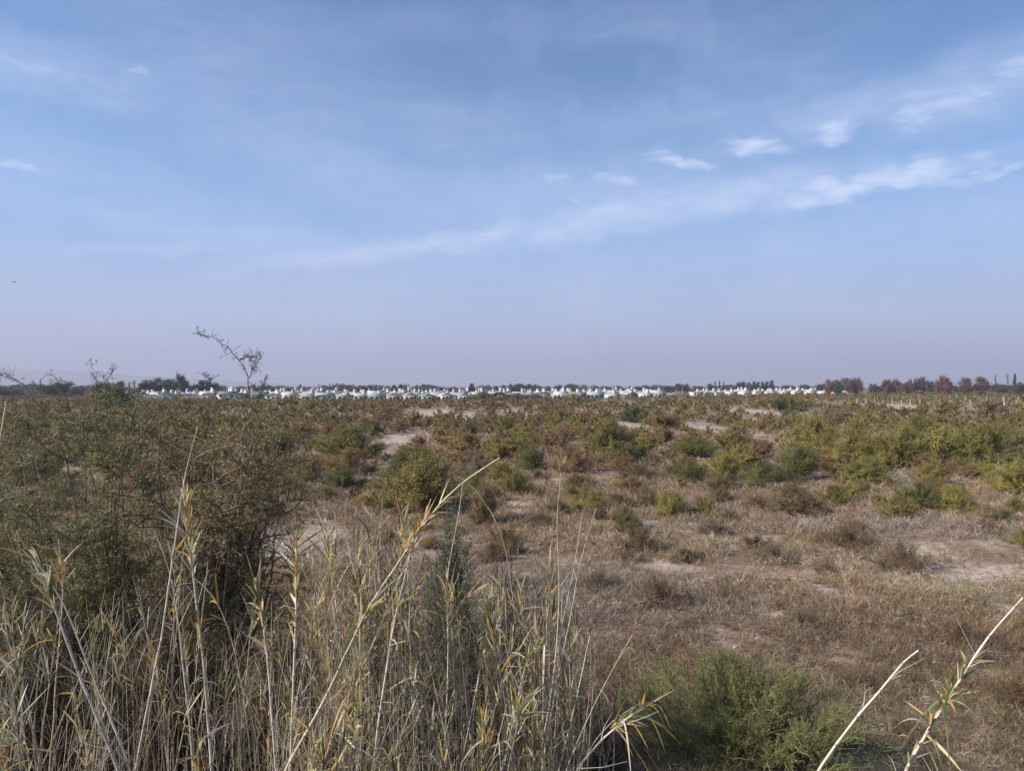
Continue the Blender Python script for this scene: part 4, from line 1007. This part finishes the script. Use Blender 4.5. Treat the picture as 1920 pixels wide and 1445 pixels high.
hs = {}
for row in range(5):
    px = 262 + row * 9
    while px < (1222 if row < 1 else 1240):
        if row == 0 and px < 400: kind = 'barrel' if rh.random() < .75 else 'gable'
        else: kind = rh.choices(['gable', 'side', 'flat'], [3, 4, 3])[0]
        wc = rh.choices(['white', 'pale green', 'cream', 'grey green'], [5, 2.0, 1.5, 1.8])[0]; rc = rh.choices(['white', 'pale green', 'grey', 'green'], [4, 2.2, 2, 1.6])[0]
        hs.setdefault((row, wc, kind), []).append((px, rc)); px += rh.uniform(28, 37) * (401 / row_D(px, 0)) * .98
    px = 1305 + row * 6
    while px < 1606 and row < 4:
        kind = rh.choices(['flat', 'gable'], [5, 2])[0]; wc = rh.choices(['white', 'cream'], [3, 4])[0]
        hs.setdefault((row, wc, kind), []).append((px, 'white')); px += rh.uniform(19, 27)
KN = {'gable': 'gabled', 'side': 'side-on gabled', 'barrel': 'arched-roof', 'flat': 'flat-roofed'}
for (row, wc, kind), L_ in hs.items():
    for i, (px, rc) in enumerate(sorted(L_)):
        place_house(px, row, kind, wc, rc, f'{wc} {KN[kind]} house, {ORD[i]} of these from left in the {ROWNAME[row]} village row' if len(L_) > 1 else f'only {wc} {KN[kind]} house in the {ROWNAME[row]} village row')

# perimeter wall at the right end of the near rows
D = 497; wl = add('perimeter_wall', mesh('perimeter_wall', [box(-14.5, 11, -.15, .15, -.3, 2.5)], M_BLOCK), loc=((1262 - CX) / F * D, D, float(gz(100, D))), rot=.15)
tag(wl, 'long beige block wall closing the right end of the near house rows', 'wall')
# street poles
for i, px in enumerate([425, 568, 632, 700, 785, 862, 935, 1020, 1108, 1182, 1280, 1352, 1405, 1530]):
    D = row_D(px, 0) - 9; x = (px - CX) / F * D
    o = bpy.data.objects.new('street_lamp', None); COL.objects.link(o); o.location = (x, D, float(gz(x, D)))
    tag(o, f'pale street lamp pole, {ORD[i]} from left along the village front', 'street lamp', 'street lamp poles along the village front')
    P_ = np.array([[[0, 0, 0], [0.01, 0, 4], [0.02, 0, 7.4]]]); v, f, c = tubes(P_, np.array([[.10, .08, .06]]), 6, None); add('pole', mesh('pole', [(v, f, None, 0)], M_POLE), o)
    v, f, c = tubes(np.array([[[0.02, 0, 7.3], [.5, 0, 7.7], [1.2, 0, 7.75]]]), np.array([[.05, .05, .05]]), 5, None); add('arm', mesh('arm', [(v, f, None, 0)], M_POLE), o)
    add('lamp_head', mesh('lamp_head', [box(1.1, 1.7, -.12, .12, 7.68, 7.82)], M_POLE), o)
# blue white shelter
D = 560; x = (1722 - CX) / F * D; o = bpy.data.objects.new('shelter', None); COL.objects.link(o); o.location = (x, D, float(gz(x, D))); tag(o, 'small blue white shelter roof under the red brown trees', 'shelter')
add('roof', mesh('roof', [box(-2.6, 2.6, -1.5, 1.5, 3.2, 4.0)], M_SHED), o)
for sx in (-2.3, 2.3): add('post', mesh('post', [box(sx - .15, sx + .15, -.15, .15, -.2, 3.197)], M_SHED), o)
add('mast', mesh('mast', [box(-2.9, -2.65, -.1, .1, -.2, 5.2)], M_SHED), o)


# ------------------------------------------------------------------ fences at the right
def fence(label, pxs, D0, D1, h, seed, r=.09):
    g = np.random.default_rng(seed); o = bpy.data.objects.new('wire_fence', None); COL.objects.link(o)
    pts = []
    for px in pxs:
        D = D0 + (D1 - D0) * (px - pxs[0]) / (pxs[-1] - pxs[0]); x = (px - CX) / F * D; pts.append((x, D, float(gz(x, D))))
    o.location = pts[0]; b = np.array(pts[0]); tag(o, label, 'fence', 'post and wire fences at the right')
    for p in pts:
        q = np.array(p) - b; hh = h * g.uniform(.85, 1.1); tl = g.normal(size=2) * .05
        v, f, c = tubes(np.array([[q + [0, 0, -.2], q + [tl[0] * .5, tl[1] * .5, hh * .5], q + [tl[0], tl[1], hh]]]), np.array([[r, r, r * .92]]), 5, None)
        cap = np.arange(5) + 10
        me = mesh('post', [(v, f, None, 0), (v[cap], np.array([[0, 1, 2, 3, 4]]), None, 0)], M_POST); add('post', me, o)
    for k in range(4):
        P_ = np.array([[np.array(p) - b + [0, 0, h * (.25 + .2 * k)] for p in pts]]); v, f, c = tubes(P_, np.full((1, len(pts)), .012), 3, None); add('wire', mesh('wire', [(v, f, None, 0)], M_WIRE), o)


fence('pale post and wire fence along the back of the sandy strip at right', [1606, 1623, 1640, 1656, 1673, 1690, 1707, 1725, 1743, 1762, 1782, 1801, 1820, 1840, 1862, 1884, 1905, 1925], 300, 262, 2.3, 1, .11)
fence('farther sparser post fence in the scrub behind the pale one', [1680, 1693, 1722, 1755, 1781, 1794, 1810, 1827, 1850, 1882, 1910, 1935], 400, 330, 3.0, 2, .10)
for (px, base, h, lab, nm) in [(838, 772, 1.9, 'lone white marker post in the scrub in front of the village', 'marker_post'), (1882, 775, 4.4, 'tall slim pale post standing on the sand at the right', 'tall_post'), (1224, 760, 2.6, 'forked pale post near the perimeter wall', 'forked_post')]:
    D = Gd(base); x = (px - CX) / F * D; z = float(gz(x, D)); o = bpy.data.objects.new(nm, None); COL.objects.link(o); o.location = (x, D, z); tag(o, lab, 'post')
    v, f, c = tubes(np.array([[[0, 0, -.2], [.02, 0, h * .6], [0.05, 0, h]]]), np.array([[.14, .13, .12]]), 7, None); add('shaft', mesh('shaft', [(v, f, None, 0)], M_POST), o)
    if nm == 'forked_post':
        v, f, c = tubes(np.array([[[.01, 0, h * .5], [.3, 0, h * .8], [.45, 0, h * 1.05]]]), np.array([[.1, .08, .06]]), 6, None); add('branch', mesh('branch', [(v, f, None, 0)], M_POST), o)
    else:
        add('cap', mesh('cap', [box(-.16, .2, -.16, .16, h, h + .08)], M_POST), o)
# fallen log
D = Gd(1056); x = (470 - CX) / F * D; g_ = np.random.default_rng(8)
P_ = np.array([[[-1.5, -.1, .1], [-.6, .05, .13], [.3, .0, .12], [1.1, .1, .16], [1.7, .05, .2]]]); v, f, c = tubes(P_, np.array([[.03, .08, .09, .08, .04]]), 9, None)
P2 = np.array([[[.3, 0, .15], [.6, -.2, .4], [.75, -.3, .6]]]); v2, f2, _ = tubes(P2, np.array([[.03, .02, .01]]), 5, None)
o = add('fallen_log', mesh('fallen_log', [(v, f, None, 0), (v2, f2, None, 0)], M_LOG, True), loc=(x, D, float(gz(x, D)))); tag(o, 'bleached fallen log lying on bare sand behind the reeds', 'log')
# bird
D = 95; o = bpy.data.objects.new('bird', None); COL.objects.link(o); o.location = W(27, 529, D); o.rotation_euler = (0, 0, .3); tag(o, 'tiny dark bird flying in the sky at the left', 'bird')
v, f, c = tubes(np.array([[[-.19, 0, 0], [-.12, 0, .01], [0, 0, .01], [.09, 0, .02], [.15, 0, .03], [.19, 0, .025]]]), np.array([[.008, .03, .042, .03, .024, .003]]), 8, None); add('body', mesh('body', [(v, f, None, 0)], M_BIRD, True), o)
for s in (-1, 1):
    wv_ = np.array([[.08, .03 * s, .02], [-.06, .03 * s, .02], [-.10, .2 * s, .06], [-.12, .36 * s, .03], [.06, .2 * s, .07], [.08, .03 * s, .03], [-.06, .03 * s, .03], [-.10, .2 * s, .065], [-.12, .36 * s, .032], [.06, .2 * s, .08]])
    add('wing', mesh('wing', [(wv_, np.array([[0, 1, 2, 4], [5, 9, 7, 6]]), None, 0), (wv_, np.array([[4, 2, 3], [9, 8, 7]]), None, 0)], M_BIRD), o)


# ------------------------------------------------------------------ far trees
def tree_proto(kind, seed, name):
    g = np.random.default_rng(seed); o = bpy.data.objects.new(name, None); COL.objects.link(o); o['category'] = 'tree'
    if kind == 'round':   # unit height 1, crown radius .45
        nl, nc, cs, lf = 3600, 26, .08, .058
        a = g.uniform(0, 2 * PI, nc); e = np.arcsin(g.uniform(-.9, 1, nc)); r = g.uniform(.45, 1.1, nc) * (1 + .2 * np.cos(a * 2 + seed)); cc = np.stack([.36 * r * np.cos(e) * np.cos(a), .36 * r * np.cos(e) * np.sin(a), .53 + .38 * r * np.sin(e)], -1)
    elif kind == 'poplar':
        nl, nc, cs, lf = 1300, 20, .035, .035
        zz = np.linspace(.15, .97, nc); cc = np.stack([g.normal(size=nc) * .025, g.normal(size=nc) * .025, zz], -1)
    elif kind == 'bare':
        nl, nc, cs, lf = 160, 20, .05, .03
        zz = np.linspace(.2, .95, nc); cc = np.stack([g.normal(size=nc) * .04, g.normal(size=nc) * .04, zz], -1)
    elif kind == 'conifer':
        nl, nc, cs, lf = 1900, 26, .055, .045
        zz = np.linspace(.12, .95, nc); rr = .2 * (1.08 - zz); a = g.uniform(0, 6.28, nc); cc = np.stack([rr * np.cos(a), rr * np.sin(a), zz], -1)
    tr = [tubes(np.array([[[0, 0, -.02], [.01, 0, .3], [0, .01, .6], [0, 0, .8 if kind == 'round' else .98]]]), np.array([[.03, .022, .015, .004]]) * (1 if kind == 'round' else .6), 6, np.ones(3)) + (0,)]
    ends = cc if kind != 'bare' else np.stack([cc[:, 0] * 2.6, cc[:, 1] * 2.6, cc[:, 2] + .1], -1)
    st = np.stack([np.zeros(nc), np.zeros(nc), np.clip(ends[:, 2] - .25, .1, .6) if kind == 'round' else np.clip(ends[:, 2] - .22, .05, 1)], -1)
    tr.append(tubes(np.stack([st, (st + ends) / 2 + g.normal(size=(nc, 3)) * .01, ends], 1), np.array([[.010, .006, .003]]) * np.ones((nc, 1)), 3, np.ones(3)) + (0,))
    if kind == 'bare':
        st2 = np.repeat(st, 8, 0); en = st2 + g.normal(size=(len(st2), 3)) * np.array([.045, .045, .05]) + np.array([0, 0, .16])
        tr.append(tubes(np.stack([st2, (st2 + en) / 2, en], 1), np.array([[.003, .002, .0012]]) * np.ones((len(st2), 1)), 3, np.ones(3)) + (0,))
    i = g.integers(0, nc, nl); q = cc[i] + g.normal(size=(nl, 3)) * cs * np.array([1, 1, .8]) * (1 if kind != 'poplar' else 1)
    if kind == 'poplar': q[:, :2] *= (1.25 - q[:, 2:3]) * 1.1
    c = g.uniform(.65, 1.35, (nl, 1)) * g.uniform(.75, 1.25, (nc, 1))[i] * np.ones(3)
    add('trunk', mesh('trunk', tr, M_TWIG), o); add('crown', mesh('crown', [diamonds(q, g.normal(size=(nl, 3)), lf * g.uniform(.6, 1.3, nl), lf * .7, c, g) + (0,)], M_LEAF), o)
    return o


TP = {'round': [tree_proto('round', 600 + i, 'broadleaf_tree') for i in range(4)], 'poplar': [tree_proto('poplar', 610 + i, 'poplar_tree') for i in range(2)],
      'bare': [tree_proto('bare', 620 + i, 'bare_poplar') for i in range(2)], 'conifer': [tree_proto('conifer', 630 + i, 'conifer_tree') for i in range(2)]}
DKG = (.035, .045, .022); MG = (.065, .085, .03); RED = (.15, .078, .056); BRN = (.13, .095, .07); BLG = (.05, .06, .045)
TREES = [  # px, top py, width px, D, kind, colour, label
 (-10, 724, 50, 480, 'round', DKG, 'dark tree cut by the left edge of the tree line'), (30, 728, 40, 500, 'round', BRN, 'brownish low tree near the left edge'),
 (62, 714, 9, 520, 'bare', BRN, 'slim bare poplar left of the green left tree'), (76, 712, 9, 520, 'bare', BRN, 'second slim bare poplar touching the green left tree'),
 (88, 722, 36, 480, 'round', MG, 'bright green tree at left behind the thorny shoots'), (112, 717, 48, 500, 'round', DKG, 'dark spreading tree right of the bright green left tree'),
 (140, 728, 30, 520, 'round', BLG, 'low blue green tree beside the spreading dark one'), (155, 724, 20, 620, 'bare', BRN, 'bare brown tree in the gap of the left tree line'),
 (192, 716, 44, 470, 'round', DKG, 'dark tree partly hidden by the tall dark left bush'), (225, 716, 22, 480, 'round', DKG, 'small dark crown above the tall dark left bush'),
 (243, 717, 10, 520, 'bare', BRN, 'bare poplar left of the big dark tree'), (252, 714, 10, 520, 'bare', BRN, 'middle bare poplar left of the big dark tree'), (262, 728, 26, 500, 'round', BLG, 'low tree at the foot of the big dark tree'),
 (292, 709, 44, 470, 'round', DKG, 'big domed dark tree above the arched houses'), (274, 718, 24, 470, 'round', DKG, 'left shoulder tree of the big domed dark one'), (318, 712, 26, 480, 'round', BLG, 'grey green tree between the domed and the tall tree'),
 (341, 703, 23, 470, 'round', BLG, 'tallest roundish tree above the arched houses'), (328, 716, 24, 470, 'round', DKG, 'dark low tree hugging the tallest one'), (368, 720, 24, 480, 'round', DKG, 'dark tree right of the tallest roundish tree'),
 (383, 714, 26, 480, 'round', DKG, 'dark pointed tree behind the middle thorny shoot'), (398, 719, 24, 480, 'round', DKG, 'dark tree at the right end of the left grove'), (433, 727, 22, 520, 'round', MG, 'small green tree behind the tall shoot'),
 (452, 726, 14, 500, 'round', MG, 'palm like small green tree above pale roofs'), (478, 729, 30, 560, 'round', DKG, 'low dark tree right of the tall shoot'), (512, 728, 20, 600, 'round', BLG, 'small bluish tree left of a slim pair'),
 (548, 724, 13, 600, 'round', BLG, 'small domed bluish tree above white roofs'), (563, 720, 6, 640, 'poplar', BRN, 'slim poplar right of the small domed bluish tree'), (598, 719, 6, 640, 'bare', BRN, 'leftmost bare poplar of the village skyline pair'),
 (618, 718, 6, 640, 'bare', BRN, 'rightmost bare poplar of the village skyline pair'), (631, 727, 16, 560, 'round', DKG, 'dark tree above the pale green house'), (668, 725, 26, 600, 'round', RED, 'reddish tree on the village skyline left of centre'),
 (682, 723, 14, 600, 'round', MG, 'green tree touching the reddish skyline tree'), (708, 727, 30, 640, 'round', BLG, 'low wide bluish tree right of the reddish one'), (738, 720, 10, 640, 'round', BLG, 'left half of the twin flat topped trees'),
 (751, 720, 10, 640, 'round', BLG, 'right half of the twin flat topped trees'), (830, 725, 16, 700, 'round', BLG, 'bluish tree above the middle of the village'), (848, 725, 18, 700, 'round', DKG, 'dark tree just left of the dark bush covering houses'),
 (885, 719, 14, 680, 'poplar', BLG, 'peaked tree group above the dark bush covering houses'), (930, 723, 5, 640, 'poplar', DKG, 'single slim poplar right of the dark covering bush'), (960, 723, 16, 700, 'round', DKG, 'dark tree above the purple brown bush'),
 (978, 719, 11, 700, 'round', BLG, 'knob shaped tree left of the forked tree'), (993, 720, 10, 700, 'poplar', BLG, 'forked slim tree near the centre skyline'), (1022, 725, 18, 720, 'round', BRN, 'brownish tree right of the forked tree'),
 (1048, 720, 14, 700, 'round', DKG, 'dark umbrella shaped tree above the golden reeds'), (1063, 721, 14, 700, 'round', BLG, 'bluish tree touching the umbrella shaped one'), (1078, 724, 14, 700, 'round', MG, 'green tree right of the umbrella shaped pair'),
 (1118, 725, 14, 720, 'round', BLG, 'small bluish tree on the right centre skyline'), (1160, 722, 14, 760, 'round', BLG, 'small rounded tree above the right near houses'), (1205, 724, 18, 760, 'round', BLG, 'bluish tree before the perimeter wall gap'),
 (1252, 723, 20, 780, 'round', BLG, 'wide bluish tree above the perimeter wall'), (1276, 719, 18, 780, 'round', BLG, 'higher bluish tree right above the perimeter wall'), (1288, 718, 10, 780, 'round', BLG, 'knob of foliage right of the higher bluish tree'),
 (1312, 723, 18, 800, 'round', BLG, 'low bluish tree before the spiky poplars'), (1331, 719, 12, 800, 'round', BLG, 'small round tree left of the spiky poplars'), (1341, 715, 4, 800, 'poplar', BLG, 'first spiky poplar left of the dark conifers'),
 (1349, 714, 4, 800, 'poplar', BLG, 'second spiky poplar left of the dark conifers'), (1357, 716, 4, 800, 'poplar', BLG, 'third spiky poplar left of the dark conifers'), (1388, 715, 20, 760, 'round', BLG, 'rounded tree adjoining the dark conifer row'),
 (1404, 715, 10, 740, 'round', BLG, 'narrow rounded tree adjoining the dark conifer row'), (1414, 715, 10, 720, 'conifer', DKG, 'leftmost dark conifer of the dense row'), (1422, 716, 10, 720, 'conifer', DKG, 'second dark conifer of the dense row'),
 (1430, 716, 10, 720, 'conifer', DKG, 'third dark conifer of the dense row'), (1438, 715, 10, 720, 'conifer', DKG, 'fourth dark conifer of the dense row'), (1447, 713, 11, 720, 'conifer', DKG, 'rightmost and tallest dark conifer of the dense row'),
 (1475, 721, 26, 800, 'round', BLG, 'low bluish trees right of the conifer row'), (1510, 721, 26, 800, 'round', MG, 'low green tree above cream water towers'), (1538, 719, 20, 760, 'round', BLG, 'bluish tree left of the first red tree'),
 (1555, 709, 20, 560, 'round', RED, 'red brown tree at the left end of the red row'), (1569, 710, 20, 540, 'round', MG, 'green tree between the first red trees'), (1586, 708, 18, 560, 'round', RED, 'second red brown tree, right of the green one'),
 (1597, 708, 15, 580, 'round', RED, 'third red brown tree crowding the second'), (1609, 706, 16, 560, 'round', RED, 'tall red brown tree ending the first red group'), (1638, 718, 18, 700, 'round', BLG, 'bluish tree in the gap between red groups'),
 (1663, 711, 18, 560, 'round', RED, 'leftmost red brown tree of the second red group'), (1680, 710, 18, 560, 'round', RED, 'second red brown tree of the second red group'), (1706, 709, 14, 560, 'round', RED, 'dull red tree above the blue white shelter'),
 (1718, 706, 12, 560, 'round', RED, 'narrow red tree right above the blue white shelter'), (1729, 706, 13, 560, 'round', RED, 'rightmost red tree of the second red group'), (1745, 713, 18, 620, 'round', BLG, 'bluish tree left of the big red brown tree'),
 (1769, 702, 31, 520, 'round', RED, 'big wide red brown tree, largest of the right skyline'), (1808, 705, 24, 540, 'round', RED, 'domed red tree right of the largest one'), (1840, 706, 28, 540, 'round', RED, 'last red brown tree before the slim spires'),
 (1867, 702, 6, 700, 'bare', BRN, 'leftmost slim spire tree at the right edge'), (1890, 700, 6, 700, 'bare', BRN, 'middle slim spire tree at the right edge'), (1903, 701, 8, 700, 'poplar', BLG, 'thicker right spire tree at the right edge'),
 (1876, 719, 30, 620, 'round', MG, 'low green tree under the slim spires'), (1915, 715, 24, 560, 'round', DKG, 'dark tree cut by the right edge')]
cnt = {}
for (px, top, wp, D, kind, col, lab) in TREES:
    x = (px - CX) / F * D; z = float(gz(x, D)); h = (CAMZ - (top - HY) / F * D - z) * (1.06 if px < 420 else 1.0); k = cnt.get(kind, 0); cnt[kind] = k + 1
    wid = {'round': .86, 'poplar': .16, 'bare': .3, 'conifer': .42}[kind]; s = wp / F * D / wid
    place(TP[kind][k % len(TP[kind])], (x, D, z), rh.uniform(0, 6.28), (s, s, h), lab, 'trees beyond the plain', np.array(col) * rh.uniform(.85, 1.15), (.09, .07, .055))


def tree_belt():
    g = np.random.default_rng(55); n = 520
    px = g.uniform(-60, 1980, n); D = g.uniform(760, 1350, n); D = np.where(px > 1620, D * .85, D); out = []
    for i in range(n):
        h = max(g.uniform(3.5, 8.5) + 2.4 * np.sin(px[i] * .031) * np.sin(px[i] * .0113 + 1), 3); r = g.uniform(2.5, 6); x = (px[i] - CX) / F * D[i]; m = 130
        a = nrm(g.normal(size=(m, 3))) * g.random((m, 1)) ** .33; q = np.stack([x + a[:, 0] * r, D[i] + a[:, 1] * r, h * .55 + a[:, 2] * h * .45], -1)
        c = np.array([DKG, BLG, MG, BRN][g.choice(4, p=[.35, .35, .15, .15])]) * g.uniform(.7, 1.3, (m, 1))
        out.append(diamonds(q, g.normal(size=(m, 3)), 2.0, 1.5, c, g) + (0,))
    tag(add('distant_woodland', mesh('distant_woodland', out, M_COVER)), 'far off belt of trees running along the whole horizon', 'woodland', kind='stuff')


tree_belt()
# golden pampas clump in front of the village
D = Gd(757); x = (1072 - CX) / F * D; z = float(gz(x, D)); g_ = np.random.default_rng(66); o = bpy.data.objects.new('pampas_clump', None); COL.objects.link(o); o.location = (x, D, z)
tag(o, 'golden topped clump of tall reeds standing before the village houses', 'reed clump')
n = 900; a = g_.uniform(0, 6.28, n); r = g_.random(n) ** .5 * 3.2; p = np.stack([np.cos(a) * r, np.sin(a) * r, np.zeros(n)], -1); d = nrm(np.stack([np.cos(a) * .25, np.sin(a) * .25, np.ones(n)], -1))
add('leaves', mesh('leaves', [blades(p, d, g_.uniform(2, 3.6, n), .16, np.array([(.13, .14, .05), (.25, .2, .08)])[g_.integers(0, 2, n)], g_, .2, 3) + (0,)], M_BLADE), o)
n = 260; p = p[:n] * .8 + np.array([0, 0, 2.8]); add('plumes', mesh('plumes', [blades(p, d[:n], g_.uniform(.9, 1.9, n), .22, np.array((.50, .40, .20)) * g_.uniform(.8, 1.1, (n, 1)), g_, .1, 3) + (0,)], M_BLADE), o)

# ------------------------------------------------------------------ haze
HZ = True
if HZ:
    m, t = newmat('haze air')
    vol = t.n('ShaderNodeVolumePrincipled', {'Color': (.50, .54, .70, 1), 'Density': 0.00020, 'Anisotropy': 0.1})
    t.n('ShaderNodeOutputMaterial', {1: vol.outputs[0]})
    o = add('haze', mesh('haze', [box(-12000, 12000, -11800, 11900, -2.2, 330)], m)); tag(o, 'thin pale blue haze over the whole plain', 'haze', kind='stuff')
cleanup_flags()
